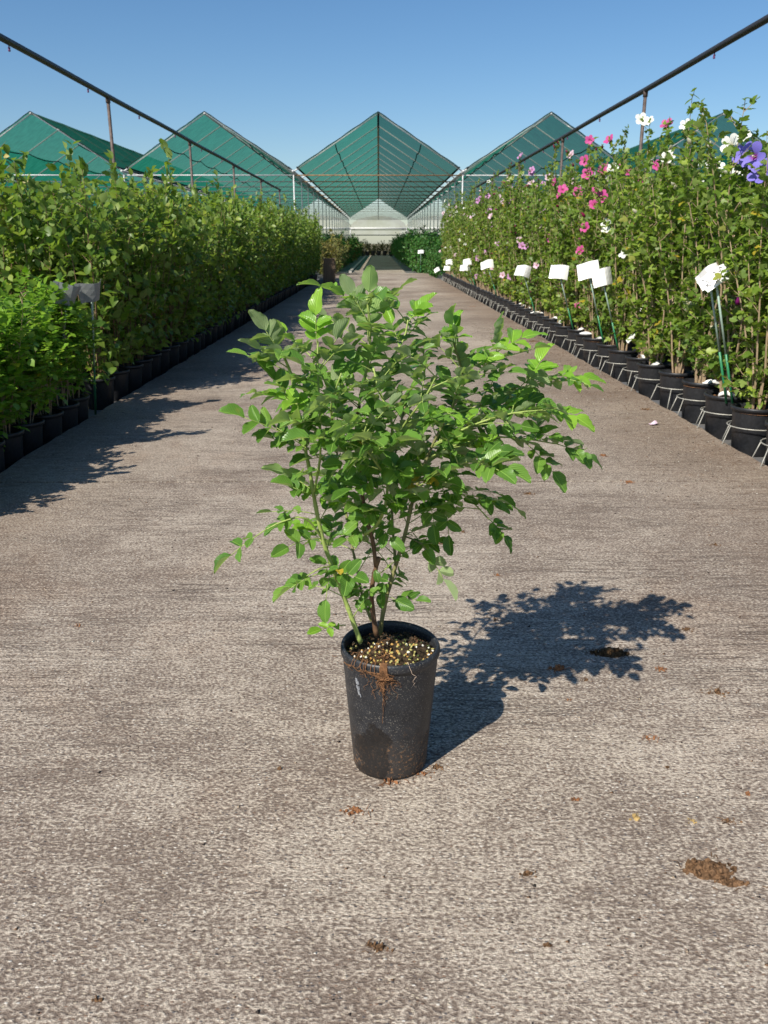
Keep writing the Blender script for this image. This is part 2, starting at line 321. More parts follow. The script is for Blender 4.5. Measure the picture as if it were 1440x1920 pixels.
def make_bush(name, H, stems, spread, twigs, twig_len, lsize, shape, leafm, barkm, base=0.0, lean=.16, leafgap=.032, twig_up=.25, wid=1.0, shoots=1, bare=.12, yellow=.03, stem_r=.006, compound=False):
    b = Bush(); b.tips = []; m = MB(); pos = []; dr = []; up = []; ln = []
    def leafat(p, d, t):
        rd = nrm(RNG.normal(0, 1, 3)); v = nrm(d*.45 + rd*.75 + np.array((0,0,.10)))
        if compound:
            axis = v*.9 + np.array((0,0,.12)); axis = nrm(axis); sd = nrm(np.cross(axis, (0,0,1.0))); L = lsize*RNG.uniform(2.0, 2.8)
            for q in (.35,.6,.85):
                for s in (-1,1): pos.append(p+axis*L*q); dr.append(nrm(axis*.5+sd*s)); up.append(np.array((0,0,1.0))+RNG.normal(0,.3,3)); ln.append(lsize*RNG.uniform(.7,1.1))
            pos.append(p+axis*L); dr.append(axis); up.append(np.array((0,0,1.0))+RNG.normal(0,.3,3)); ln.append(lsize*1.1); return
        pos.append(p); dr.append(v); up.append(np.array((0,0,.9))+RNG.normal(0,.55,3)); ln.append(lsize*RNG.uniform(.6,1.25))
    for s in range(stems):
        a = 2*math.pi*(s+RNG.random())/stems; h = H*RNG.uniform(.82, 1.0) if s >= shoots else H*RNG.uniform(1.03, 1.22)
        n = 9; ls = lean*RNG.uniform(.3, 1.2)
        pts = polyline((.03*math.cos(a), .03*math.sin(a), base-.03), (ls*math.cos(a), ls*math.sin(a), 1), n, h/n, .05, .04)
        m.tube(pts, [stem_r*(1-.78*k/n) for k in range(n+1)], 5, False); b.tips.append(pts[-1])
        for k in range(twigs):
            t = bare + (1-bare)*(k+RNG.random())/twigs; i = min(int(t*n), n-1); f = t*n-i; p = pts[i]*(1-f)+pts[i+1]*f
            ta = RNG.random()*2*math.pi; L = twig_len*RNG.uniform(.5,1.2)*(1.0-.55*t*t)
            tp = polyline(p, (math.cos(ta), math.sin(ta), twig_up+RNG.random()*.8), 4, L/4, .12, .05)
            m.tube(tp, [stem_r*.38, stem_r*.33, stem_r*.28, stem_r*.2, stem_r*.12], 3, False)
            cnt = max(2, int(L/leafgap))
            for q in range(cnt):
                u = (q+.6)/cnt*4; i2 = min(int(u), 3); fp = tp[i2]*(1-(u-i2))+tp[i2+1]*(u-i2); leafat(fp, tp[i2+1]-tp[i2], t)
            if RNG.random() < .3: b.tips.append(tp[-1])
        for q in range(int(h*.45/.03)):
            u = .55+.45*q/(h*.45/.03); i = min(int(u*n), n-1); f = u*n-i; leafat(pts[i]*(1-f)+pts[i+1]*f, pts[i+1]-pts[i], u)
    for tpt in b.tips:
        for _ in range(2): leafat(tpt, np.array((0,0,.12)), 1)
    N = len(pos); z = np.array(pos)[:,2]
    tn = np.clip(RNG.beta(2.0, 2.2, N)*.9, 0, .92); tn[RNG.random(N) < yellow] = .98
    b.leaf = leaves(name+'_foliage', pos, dr, up, ln, leafm, shape, wid, tn); b.wood = m.mesh(name+'_branches', barkm)
    b.H = H; return b
def pot_mesh(name, rt, rb, h, lip=.008):
    m = MB(); m.lathe([(rb*.2,0),(rb-.006,0),(rb,.006),(rt-.004,h-.03),(rt-.003,h-.022),(rt+lip,h-.020),(rt+lip+.001,h-.003),(rt+lip-.003,h),(rt-.003,h),(rt-.006,h-.05),(rb*.9,.03)], 20)
    return m.mesh(name, M['pot'], True)
def soil_mesh(name, r, z, mat):
    V = [(0,0,z+.012)]; F = []
    for j, q in enumerate((.35,.7,1.0)):
        for k in range(16): a = 2*math.pi*k/16; V.append((r*q*math.cos(a), r*q*math.sin(a), z+RNG.uniform(-.008,.012)*(q<1)))
    for k in range(16): F.append((0,1+k,1+(k+1)%16))
    for j in range(2):
        for k in range(16): F.append((1+j*16+k, 17+j*16+k, 17+j*16+(k+1)%16, 1+j*16+(k+1)%16))
    m = MB(); m.add(V, F); return m.mesh(name, mat, True)

# ------------------------------------------------------------------ left hedge of shrubs
POT_L = pot_mesh('shrub_pot', .112, .09, .23); SOIL_L = soil_mesh('shrub_soil', .105, .20, M['soil'])
shrubs = [make_bush('shrub%d'%k, 1.36, 8, .2, 11, .30, .078, 'ovate', M['shrub'], M['twig'], base=.2, lean=.17, wid=.88, shoots=2, bare=.04, yellow=.012) for k in range(6)]
def potted(name, bush, pot, soil, x, y, rz, sc, label, cat, group, szp=1.0, withsoil=True):
    t = thing(name, label, cat, (x, y, GZ), rz, group)
    new('pot', pot, t, scale=szp, rot=(random.uniform(-.03,.03), random.uniform(-.03,.03), 0))
    if withsoil: new('soil', soil, t, scale=szp)
    new('branches', bush.wood, t, scale=sc); new('foliage', bush.leaf, t, scale=sc); return t
GL = 'leafy green shrubs in black pots along the shaded path edge'
for r, (x, lab) in enumerate(((-2.045,'tall dark green leafy shrub in a black pot, front row beside the shaded path edge'), (-2.44,'tall dark green leafy shrub standing behind the front row of the shaded hedge'),
                              (-2.80,'tall dark green leafy shrub standing behind the front row of the shaded hedge'), (-3.25,'tall dark green leafy shrub standing behind the front row of the shaded hedge'), (-3.8,'tall dark green leafy shrub standing behind the front row of the shaded hedge'))):
    y = 6.05 + .12*(r % 2); k = 0
    while y < 27.5:
        s = 1.0 + .0065*min(y-6, 20) + random.uniform(-.17, .10)
        potted('potted_shrub', random.choice(shrubs), POT_L, SOIL_L, x+random.uniform(-.02,.02), y, random.uniform(0, 6.28), (random.uniform(.9,1.05), random.uniform(.9,1.05), s), lab, 'shrub', GL if r == 0 else GL+', behind', withsoil=(r == 0 and y < 10))
        y += (.34 if r < 2 else .46 if r < 4 else .62)*random.uniform(.94, 1.06); k += 1
# ------------------------------------------------------------------ low bright roses, near left
roses = [make_bush('lowrose%d'%k, .66, 7, .15, 9, .18, .043, 'ovate', M['smallrose'], M['twig_beige'], base=.16, lean=.22, wid=1.15, leafgap=.065, bare=.22, yellow=.01, stem_r=.0045, compound=True) for k in range(4)]
POT_S = pot_mesh('rose_pot_small', .10, .08, .20); SOIL_S = soil_mesh('rose_soil_small', .094, .175, M['soil'])
for r, x in enumerate((-2.02, -2.26, -2.50, -2.75, -3.02)):
    y = 3.0+.1*(r % 2)
    while y < 5.5:
        potted('potted_low_rose', random.choice(roses), POT_S, SOIL_S, x+random.uniform(-.02,.02), y, random.uniform(0,6.28), random.uniform(.78,1.06), 'low bright green rose bush in a small black pot ahead of the tall hedge', 'rose bush', 'low bright green rose bushes in front of the hedge')
        y += .262*random.uniform(.93,1.1)
# ------------------------------------------------------------------ right row of hibiscus
hibs = [make_bush('hibiscus%d'%k, 1.60, 10, .16, 19, .21, .058, 'lobed', M['hib'], M['twig_beige'], base=.24, lean=.10, leafgap=.026, twig_up=.7, shoots=2, bare=.07, yellow=.035, stem_r=.0075) for k in range(6)]
POT_R = pot_mesh('hibiscus_pot', .128, .105, .275); SOIL_R = soil_mesh('hibiscus_soil', .122, .245, M['bark'])
def flower_mesh(name, mat, cup=.35):
    V = []; F = []; uv = []
    for p in range(5):
        a0 = 2*math.pi*p/5; c, s = math.cos(a0), math.sin(a0); base = len(V); nu, nv = 4, 5
        for j in range(nv):
            v = j/(nv-1); wdt = .10+.66*math.sin(min(1, v*1.12)*math.pi*.62)*(1 if v < .95 else .8)
            for i in range(nu):
                u = i/(nu-1)*2-1; x = v*(1-.12*u*u*v); y = u*wdt*.52; z = cup*v*(1-.45*v)+.06*math.sin(u*3+p)*v+.05*abs(u)*v
                V.append((c*x-s*y, s*x+c*y, z)); uv.append((i/(nu-1), v))
        for j in range(nv-1):
            for i in range(nu-1): a = base+j*nu+i; F += [(a,a+1,a+nu+1),(a,a+nu+1,a+nu)]
    return np_mesh(name, np.array(V), np.array(F), mat, uv=np.array(uv), smooth=True)
FLM = {k: [flower_mesh('flower_'+k, m, c) for c in (.45, .95)] for k, m in PET.items()}
_st = MB(); _st.tube([(0,0,0),(0,0,.25),(.02,0,.5)], [.05,.06,.04], 6); STAM = _st.mesh('stamen', M['stamen'])
_bd = MB(); _bd.lathe([(.02,0),(.2,.12),(.24,.4),(.15,.75),(.02,1.0)], 8); 
BUD = {k: None for k in PET}
for k in PET: BUD[k] = _bd.mesh('bud_'+k, PET[k], True)
def flower(parent, p, direction, size, kind, bud=False):
    q = Vector(direction).to_track_quat('Z', 'Y')
    f = new('flower_bud' if bud else 'flower', BUD[kind] if bud else random.choice(FLM[kind]), parent)
    f.location = p; f.rotation_mode = 'QUATERNION'; f.rotation_quaternion = q; f.scale = (size,)*3
    if not bud and size > .05: new('stamen', STAM, f)
    return f
HC = {'blue':'violet-blue', 'white':'white', 'pink':'magenta-pink', 'mauve':'mauve-pink', 'pale':'pale pink'}
front = []
for r, x in enumerate((2.17, 2.55, 2.98, 3.5, 4.15)):
    y = 3.72 + .16*(r % 2)
    while y < 27.6:
        kind = 'blue' if y < 5.5 else 'white' if y < 8.0 else 'pink' if y < 11 else random.choice(('mauve','mauve','pale')) if y < 18 else random.choice(('white','pale','white'))
        s = (.95 + .0105*min(y-4, 14)) + random.uniform(-.14,.07)
        b = random.choice(hibs); rz = random.uniform(0, 6.28)
        lab = ('tall hibiscus with %s flowers in a wire-ringed pot by the path' if r == 0 else 'tall %s flowering hibiscus behind the row of wire-ringed pots') % HC[kind]
        sx = random.uniform(.92, 1.08)
        t = potted('potted_hibiscus', b, POT_R, SOIL_R, x+random.uniform(-.02,.02), y, rz, (sx, sx, s), lab, 'hibiscus', 'potted hibiscus row, %s%s' % (HC[kind], '' if r == 0 else ', behind'), withsoil=(y < 12))
        if r == 0: front.append((t, y))
        tips = sorted([p for p in b.tips], key=lambda p: -p[2]); nf = (6 if kind in ('pink','white') and y < 11 else 7 if y < 18 else 5) if r < 2 else 3
        if kind == 'blue': nf = 3
        cand = tips[:5]+random.sample(tips[5:], min(len(tips)-5, 14)) if r < 2 else tips[:16]; random.shuffle(cand)
        for i in range(min(nf, len(cand))):
            p = cand[i]; q = Vector((p[0]*sx, p[1]*sx, p[2]*s)); inv = Matrix.Rotation(-rz, 3, 'Z')
            dirw = inv @ Vector((random.uniform(-1.0,.0), random.uniform(-1.2,-.2), random.uniform(.1,.8)))
            flower(t, q, dirw, random.uniform(.068,.082) if kind == 'blue' else random.uniform(.045,.066) if y < 11 else random.uniform(.045,.062) if y < 18 else random.uniform(.035,.05), kind, bud=(random.random() < .4))
        y += (.44 if r < 2 else .55)*random.uniform(.93, 1.07)
# wire rings that hold the front pots
def stand_parts():
    ring = MB(); n = 20; ring.tube([(.147*math.cos(2*math.pi*k/n), .147*math.sin(2*math.pi*k/n), .165) for k in range(n+1)], .0038, 5, False)
    leg = MB(); leg.tube([(.147,0,.165),(.205,0,.0)], .0036, 5)
    return ring.mesh('stand_ring', M['wire'], True), leg.mesh('stand_leg', M['wire'], True)
RING, LEG = stand_parts()
for t, y in front:
    s = thing('wire_pot_stand', 'bent wire ring stand with splayed legs around a hibiscus pot', 'pot stand', (t.location.x+random.uniform(-.006,.006), t.location.y+random.uniform(-.006,.006), GZ), random.uniform(-.5,.5)+math.pi, 'wire ring stands around the front hibiscus pots')
    new('ring', RING, s)
    for a in (-.55, .55, 2.2, 4.1): new('leg', LEG, s, rot=(0,0,a))

# ------------------------------------------------------------------ signs and tags
def sign(base, top, label, w_=.20, h_=.145, face=(-.5,-1,.25), mat='card', ink=False, curl=.02, roll=0.0, group=None, pale=True):
    base = Vector(base); top = Vector(top); t = thing('plant_sign', label, 'sign', base, 0, group); v = top-base
    m = MB(); m.tube([(0,0,0), v*.42], .0075, 7); m.tube([v*.42, v], .0065, 7, m=1); new('stake', m.mesh('stake', [M['stake'], M['stakepale'] if pale else M['stake']], True), t)
    w_ *= .84; h_ *= .84; q = Vector(face).to_track_quat('Z', 'Y'); nx = 7; V = []; F = []
    for side in (0, 1):
        for j in range(4):
            for i in range(nx):
                u = i/(nx-1)-.5; vv = j/3-.5; V.append((u*w_, vv*h_, curl*math.sin(u*5+1.0)+curl*.6*vv*u*4-.0012*side))
    for j in range(3):
        for i in range(nx-1): a = j*nx+i; F.append((a,a+1,a+nx+1,a+nx)); a += 4*nx; F.append((a+nx,a+nx+1,a+1,a))
    edge = [i for i in range(nx)]+[j*nx+nx-1 for j in range(1,4)]+[3*nx+i for i in range(nx-2,-1,-1)]+[j*nx for j in (2,1)]
    for a, b in zip(edge, edge[1:]+edge[:1]): F.append((a, a+4*nx, b+4*nx, b))
    cm = MB(); cm.add(V, F); c = new('card', cm.mesh('card', M[mat], False), t, loc=v+Vector((0,0,.0)))
    c.rotation_mode = 'QUATERNION'; c.rotation_quaternion = q @ Matrix.Rotation(roll, 3, 'Z').to_quaternion()
    if ink:
        im = MB()
        for ln_ in range(3):
            x = -w_*.40
            while x < w_*.36:
                pts = []; 
                for k in range(4):
                    xx = x + k*.011; yy = h_*(.26-.26*ln_)+random.uniform(-.017,.017); u = xx/w_; vv = yy/h_
                    pts.append((xx, yy, curl*math.sin(u*5+1.0)+curl*.6*vv*u*4+.0016))
                im.tube(pts, .0024, 4); x += random.uniform(.04,.055)
        new('handwriting', im.mesh('handwriting', M['ink']), c)
    return t
GS = 'white label cards on stakes among the hibiscus'
def stk(px, py, Y, base_px, lab, **kw):
    xc = 1.90 if Y < 28 else 1.62
    for _ in range(6): Y *= xc/at(px, py, Y).x
    top = at(px, py, Y); sign((2.12 if Y < 28 else xc, Y+.06, GZ+.235 if Y < 28 else GZ), top, lab, **kw)
stk(1342, 521, 4.62, 1349, 'white handwritten card on a straight pale stake in the near hibiscus pots', ink=True, roll=.65, face=(-.2,-1,.75), curl=.014, w_=.21, h_=.115)
stk(1330, 519, 5.05, 1302, 'curled white card on a leaning green stake beside the handwritten card', roll=.6, face=(-.5,-1,.3), curl=.035, w_=.16, h_=.12)
stk(1129, 520, 8.15, 1120, 'curled white card drooping on its stake, in front of a larger card', face=(-.2,-1,.1), roll=.25, curl=.045, w_=.19, h_=.17)
stk(1103, 507, 8.7, 1112, 'large flat white card tilted up, behind a drooping card', face=(-.4,-1,.4), roll=.25, curl=.01, w_=.23, h_=.18)
stk(1048, 510, 10.4, 1038, 'flat square white card on a pale stake amid the hibiscus', face=(-.3,-1,.3), w_=.23, h_=.17, roll=-.08, curl=.02)
stk(980, 508, 13.2, 972, 'white card crumpled at its upper edge, on a green stake', face=(-.3,-1,.3), w_=.24, h_=.17, curl=.045, roll=-.2)
stk(913, 496, 17.2, 922, 'bright white card bent over its two-tone stake near pale hibiscus', face=(-.3,-1,.4), w_=.27, h_=.17, roll=.2, curl=.03)
for px, py, Y, bx, rl in ((876,491,20.5,880,.1), (870,502,20.0,872,.0), (842,491,24.0,842,.1), (838,503,23.5,838,-.1), (819,506,26.5,819,.5)):
    stk(px, py, Y, bx, 'small white card on a stake toward the far end of the hibiscus row', face=(-.3,-1,.3), w_=.22, h_=.15, roll=rl, group=GS)
for px, py, Y, bx in ((775,471,29.5,776), (789,472,29.8,793)):
    stk(px, py, Y, bx, 'rounded white card on a thin stake beside the low green bush', face=(-.2,-1,.35), w_=.26, h_=.15, group='white cards at the end of the hibiscus row')
sign((-2.16,5.36,GZ), at(128,552,5.16), 'label card tinted shade-grey, with a green stake, over the low roses', w_=.20, h_=.15, face=(.75,-.42,-.30), mat='shaded_card', curl=.03, roll=-.1)
sign((-2.00,5.74,GZ), at(172,546,5.30), 'folded label card tinted shade-grey, on a leaning green stake beside the hedge', w_=.19, h_=.14, face=(.75,-.40,-.25), mat='shaded_card', curl=.035, roll=.3)
def tagstrip(x, y, z, rz, L, tilt):
    m = MB(); V = []; F = []
    for k in range(7):
        u = k/6; V += [(u*L-L/2, -.016, .028*math.sin(u*math.pi)), (u*L-L/2, .016, .028*math.sin(u*math.pi)+.004)]
    n = len(V); V += [(a, b, c-.0015) for a, b, c in V]
    for k in range(6): F += [(2*k,2*k+1,2*k+3,2*k+2)[::-1], (n+2*k,n+2*k+1,n+2*k+3,n+2*k+2), (2*k,2*k+2,n+2*k+2,n+2*k), (2*k+1,n+2*k+1,n+2*k+3,2*k+3)]
    m.add(V, F); o = new('plant_tag', m.mesh('plant_tag', M['card'], True), None, (x, y, z), (tilt, .0, rz))
    tag(o, 'curled white plastic plant tag lying on a hibiscus pot', 'plant tag', 'white plant tags on the hibiscus pots')
for k, (t, y) in enumerate(front[:22]):
    if k in (2, 5, 8, 9, 13, 16): continue
    a = random.uniform(-.5,.5); tagstrip(t.location.x+random.uniform(-.04,.05), y+random.uniform(-.07,-.02), GZ+.262, a+random.choice((0,.6,-.5,1.2)), random.uniform(.08,.19), random.uniform(.0,.9))

SIGNED = ((4.40,'behind the handwritten card'), (4.78,'behind the leaning green stake'), (7.3,'behind the drooping curled card'), (9.25,'behind the flat square card'), (11.7,'behind the card crumpled at its edge'), (15.2,'behind the bent card on its two-tone stake'))
for yy, ph in SIGNED:
    t = min(front, key=lambda f: abs(f[1]-yy-.1))[0]; t['label'] = t['label'].split(' in a ')[0]+', '+ph; t['group'] = 'hibiscus behind signs'
front[-1][0]['label'] = 'last hibiscus of the path-side row, next to the low green bush'
_row = sorted((o for o in bpy.data.objects if o.name.startswith('potted_shrub') and o.get('label','').endswith('shaded path edge')), key=lambda o: o.location.y)
_row[0]['label'] = 'end shrub of the tall hedge, its black pot standing free beside the low roses'
_row[1]['label'] = 'second shrub of the tall hedge counted from the low roses'
_row[-1]['label'] = 'shrub ending the tall hedge just behind the stack of brown trays'
# ------------------------------------------------------------------ overhead irrigation lines
def irrigation(x, ztop, y0, y1, posts, noz, label):
    t = thing('irrigation_line', label, 'irrigation pipe', (x, posts[0], GZ))
    def L(px, py, pz): return (px-x, py-posts[0], pz-GZ)
    m = MB(); n = 40; m.tube([L(x+.003*math.sin(k), y0+(y1-y0)*k/n, ztop-.004*math.sin(k*.9)) for k in range(n+1)], .036, 8); new('pipe', m.mesh('pipe', M['blackpipe'], True), t)
    pm = MB(); pm.tube([(0,0,0),(0,0,ztop-GZ-.03)], .024, 8); pm.tube([(0,0,ztop-GZ-.09),(0,0,ztop-GZ-.012)], .033, 8); pme = pm.mesh('post', M['postpipe'], True)
    for y in posts: new('post', pme, t, loc=(0, y-posts[0], 0))
    nm = MB(); nm.tube([(0,0,-.025),(0,0,-.05)], .006, 6); nm.lathe([(.004,-.045),(.013,-.05),(.013,-.062),(.006,-.066),(.014,-.075),(.012,-.086),(.002,-.09)], 8); nme = nm.mesh('nozzle', M['nozzle'])
    for y in noz: new('nozzle', nme, t, loc=L(x, y, ztop))
irrigation(-3.74, 3.04, -1.0, 33.6, [12.6+5.18*k for k in range(-2,5)], [9.4+2.38*k for k in range(-3,11)], 'black overhead watering pipe on brown posts above the shaded hedge')
irrigation(3.58, 3.06, -1.0, 33.2, [12.17+5.18*k for k in range(-2,5)], [9.8+2.38*k for k in range(-3,10)], 'black overhead watering pipe on brown posts above the flowering hibiscus')
irrigation(-8.85, 2.60, 6.0, 27.9, [21.9+4.02*k for k in range(-3,2)], [9+1.85*k for k in range(0,9)], 'thin far overhead watering pipe beyond the hedge')

# ------------------------------------------------------------------ shade house
W_, Y0, DY, NF, HG, HR = 6.5, 34.0, 3.4, 18, 3.72, 5.75
SH = thing('shade_house', 'long green shade net house with a row of pitched bays on steel frames', 'shade house', (0, Y0, GZ))
def so(name, me, loc=(0,0,0), rot=None, parent=SH): return new(name, me, parent, Vector(loc)-Vector((0,Y0,GZ)) if parent is SH else loc, rot)
_sl = math.hypot(W_/2, HR-HG); _an = math.atan2(HR-HG, W_/2)
def tubemesh(name, a, b, r, mat, n=6): m = MB(); m.tube([a, b], r, n); return m.mesh(name, mat, True)
POST = tubemesh('post', (0,0,0), (0,0,HG-GZ), .028, M['galv']); BEAM = tubemesh('tie_beam', (-W_/2,0,0), (W_/2,0,0), .024, M['galv']); BEAMR = tubemesh('tie_beam_rusty', (-W_/2,0,0), (W_/2,0,0), .024, M['rusty'])
RAFL = tubemesh('rafter', (-W_/2,0,HG), (0,0,HR), .028, M['galv_brightened']); RAFR = tubemesh('rafter', (W_/2,0,HG), (0,0,HR), .028, M['galv_brightened']); KING = tubemesh('king_post', (0,0,HG-.14), (0,0,HR), .025, M['rusty'])
for i in range(-3, 4):
    for k in range(NF+1):
        y = Y0+DY*k
        if i <= 3 and abs(i) <= 3: so('post', POST, ((i-.5)*W_, y, GZ))
        so('tie_beam', BEAMR if (i == 0 and k < 12) else BEAM, (i*W_, y, HG-.13))
        if -2 <= i <= 2: so('rafter', RAFL, (i*W_, y, 0)); so('rafter', RAFR, (i*W_, y, 0))
        if i == 0 and k > 0: so('king_post', KING, (0, y, 0))
om = MB()
for i in (-5,-4,-3,3,4,5):
    for k in range(NF+1):
        y = Y0+DY*k; om.tube([(i*W_-W_/2,y,HG),(i*W_,y,HR)], .03, 4); om.tube([(i*W_+W_/2,y,HG),(i*W_,y,HR)], .03, 4)
        if abs(i) > 3: om.tube([(i*W_-W_/2,y,HG-.13),(i*W_+W_/2,y,HG-.13)], .03, 4); om.tube([((i+(.5 if i > 0 else -.5))*W_,y,GZ),((i+(.5 if i > 0 else -.5))*W_,y,HG)], .035, 4)
tag(so('outer_frame', om.mesh('outer_frame', M['galv'])), kind='stuff')
def net(i, side):
    nu, nv = 10, NF*4; V = []; F = []; ph = random.uniform(0, 6)
    for j in range(nv+1):
        y = Y0-.12+(NF*DY+.24)*j/nv; sg = .05*abs(math.sin(math.pi*j/4))
        for a in range(nu+1):
            u = a/nu; x = u*(W_/2-.17); z = HR+.045-(HR-HG)*(x/(W_/2))-.10*math.sin(math.pi*u)*abs(math.sin(math.pi*j/4))*.8-sg*.3
            if j in (0, nv): z += .025*math.sin(u*23+ph)
            V.append((i*W_+side*x, y, z))
    for j in range(nv):
        for a in range(nu): q = j*(nu+1)+a; F += [(q,q+1,q+nu+2),(q,q+nu+2,q+nu+1)]
    so('shade_net', np_mesh('shade_net', np.array(V), np.array(F), M['net'], smooth=True))
    hem = MB(); hem.tube([(i*W_+side*u*(W_/2-.17), Y0-.12, HR+.045-(HR-HG)*u*(W_/2-.17)/(W_/2)+.012*math.sin(u*23)) for u in np.linspace(0,1,14)], .016, 5); so('net_hem', hem.mesh('net_hem', M['cable']))
    cb = MB(); cx = W_/4; cb.tube([(i*W_+side*(cx+.0*k), Y0+DY*NF*k/72, HR-(HR-HG)*.5-.07-(.11*abs(math.sin(math.pi*k/4)))) for k in range(73)], .022, 4); so('net_cable', cb.mesh('net_cable', M['cable']))
    eb = MB(); eb.tube([(i*W_+side*(W_/2-.16), Y0-.2+k*DY, HG+.13) for k in range(NF+1)], .04, 5); so('edge_cable', eb.mesh('edge_cable', M['cable']))
for i in range(-5, 6):
    for s in (-1, 1): net(i, s)
for i in range(-5, 5):
    gm = MB(); gm.tube([((i+.5)*W_, Y0-.25, HG), ((i+.5)*W_, Y0+DY*NF+.2, HG)], .05, 6); so('gutter_pipe', gm.mesh('gutter_pipe', M['galv'], True))
for i in range(-5, 6):
    rm = MB(); rm.tube([(i*W_, Y0-.12, HR-.02), (i*W_, Y0+DY*NF+.1, HR-.02)], .04, 6); so('ridge_pipe', rm.mesh('ridge_pipe', M['cable'] if i == 0 else M['galv'], True))

# ------------------------------------------------------------------ plastic greenhouse behind
GY = 101.0
GH = thing('plastic_greenhouse', 'milky arched plastic greenhouse standing behind the shade house', 'greenhouse', (0, GY, GZ))
def go(name, me, loc=(0,0,0)): return new(name, me, GH, Vector(loc)-Vector((0,GY,GZ)))
BAR = tubemesh('gutter_bar', (-W_/2,0,0), (W_/2,0,0), .09, plain('white_bar', (.7,.7,.68), .5)); GP = tubemesh('greenhouse_post', (0,0,0), (0,0,2.8-GZ), .06, M['galv'])
for i in range(-5, 6):
    V = []; F = []; n = 14
    for j, y in enumerate((GY, GY+20)):
        for k in range(n+1): a = math.pi*k/n; V.append((i*W_-W_/2*math.cos(a), y, 2.8+1.35*math.sin(a)**.9 if 0 < k < n else 2.8))
    for k in range(n): F.append((k, k+1, n+2+k, n+1+k))
    F.append(tuple(range(n+1)))
    m = MB(); m.add(V, F); go('arched_roof', m.mesh('arched_roof', M['film']))
    go('gutter_bar', BAR, (i*W_, GY-.1, 2.78)); go('post', GP, (i*W_-W_/2, GY-.05, GZ))
    m = MB(); x0, x1 = i*W_-W_/2+.07, i*W_+W_/2-.07; m.add([(x0,GY-.02,2.05),(x1,GY-.02,2.05),(x1,GY-.02,2.68),(x0,GY-.02,2.68)], [(0,1,2,3)]); go('wall_panel', m.mesh('wall_panel', M['film']))
    m = MB(); m.tube([(x0,GY-.06,2.03),(x1,GY-.06,2.03)], .06, 6); go('rolled_edge', m.mesh('rolled_edge', M['cable']))
    if i != 0 and abs(i) < 5: m = MB(); m.add([(x0,GY+.5,GZ),(x1,GY+.5,GZ),(x1,GY+.5,1.95),(x0,GY+.5,1.95)], [(0,1,2,3)]); go('lower_panel', m.mesh('lower_panel', M['film']))

# ------------------------------------------------------------------ bushes under the shade house
far_g = [make_bush('farbush%d'%k, 1.15, 9, .3, 14, .40, .10, 'kite', M['farbush'], M['twig'], base=.0, lean=.42, leafgap=.03, bare=.02, yellow=0) for k in range(3)]
far_y = [make_bush('fargold%d'%k, 1.05, 9, .3, 12, .36, .10, 'kite', M['fargold'], M['twig'], base=.0, lean=.42, leafgap=.035, bare=.02, yellow=.02) for k in range(3)]
def farbush(b, x, y, sc, label, group):
    t = thing('nursery_bush', label, 'bush', (x, y, GZ), random.uniform(0,6.28), group); new('branches', b.wood, t, scale=sc); new('foliage', b.leaf, t, scale=sc)
y = 30.2
while y < 80:
    for x in (1.75, 2.6, 3.5):
        farbush(random.choice(far_g), x+random.uniform(-.1,.1)+(.0 if y > 34 else .35), y, random.uniform(1.1,1.5) if y > 33 else random.uniform(.7,.9), 'dark green feathery bush on the right of the shaded inner path', 'dark green bushes under the shade house')
    y += 1.35
y = 29.5
while y < 80:
    for x in (-1.9, -2.8, -3.8):
        if y > 30 or x < -2: farbush(random.choice(far_y if random.random() < .45 else far_g), x+random.uniform(-.1,.1), y, random.uniform(1.0,1.4), 'loose green and straw coloured bush left of the shaded inner path', 'mixed bushes under the shade house')
    y += 1.5
for k in range(7):
    farbush(random.choice(far_y), -2.0+.66*k, 84+random.uniform(-.3,.3), random.uniform(1.0,1.3), 'straw coloured bush closing the end of the inner path', 'straw coloured bushes at the end of the inner path')
    t = thing('nursery_pot', 'black pot at the end of the inner path', 'pot', (-1.6+.55*k, 82.6, 0 if -1.0 < -1.6+.55*k < 1.05 else GZ), 0, 'black pots at the end of the inner path'); new('pot_shell', POT_R, t, scale=1.6)

# ------------------------------------------------------------------ stack of trays
tm = MB(); tm.box((0,0,.006),(.325,.445,.012))
for sx in (-1,1): tm.box((sx*.1575,0,.0295),(.010,.445,.036))
for sy in (-1,1): tm.box((0,sy*.218,.0295),(.304,.009,.036))
for sx in (-1,1): tm.box((sx*.172,0,.050),(.042,.50,.007))
for sy in (-1,1): tm.box((0,sy*.232,.0500),(.302,.036,.007))
TRAY = tm.mesh('tray', M['crate'])
tb = gr(617, 531)
for k in range(13):
    o = new('nursery_tray', TRAY, None, (tb.x+random.uniform(-.008,.008), tb.y+.25+random.uniform(-.008,.008), .0532*k), (0,0,random.uniform(-.03,.03)))
    tag(o, 'brown nursery tray in the tall stack at the far end of the hedge', 'tray', 'stacked brown nursery trays')

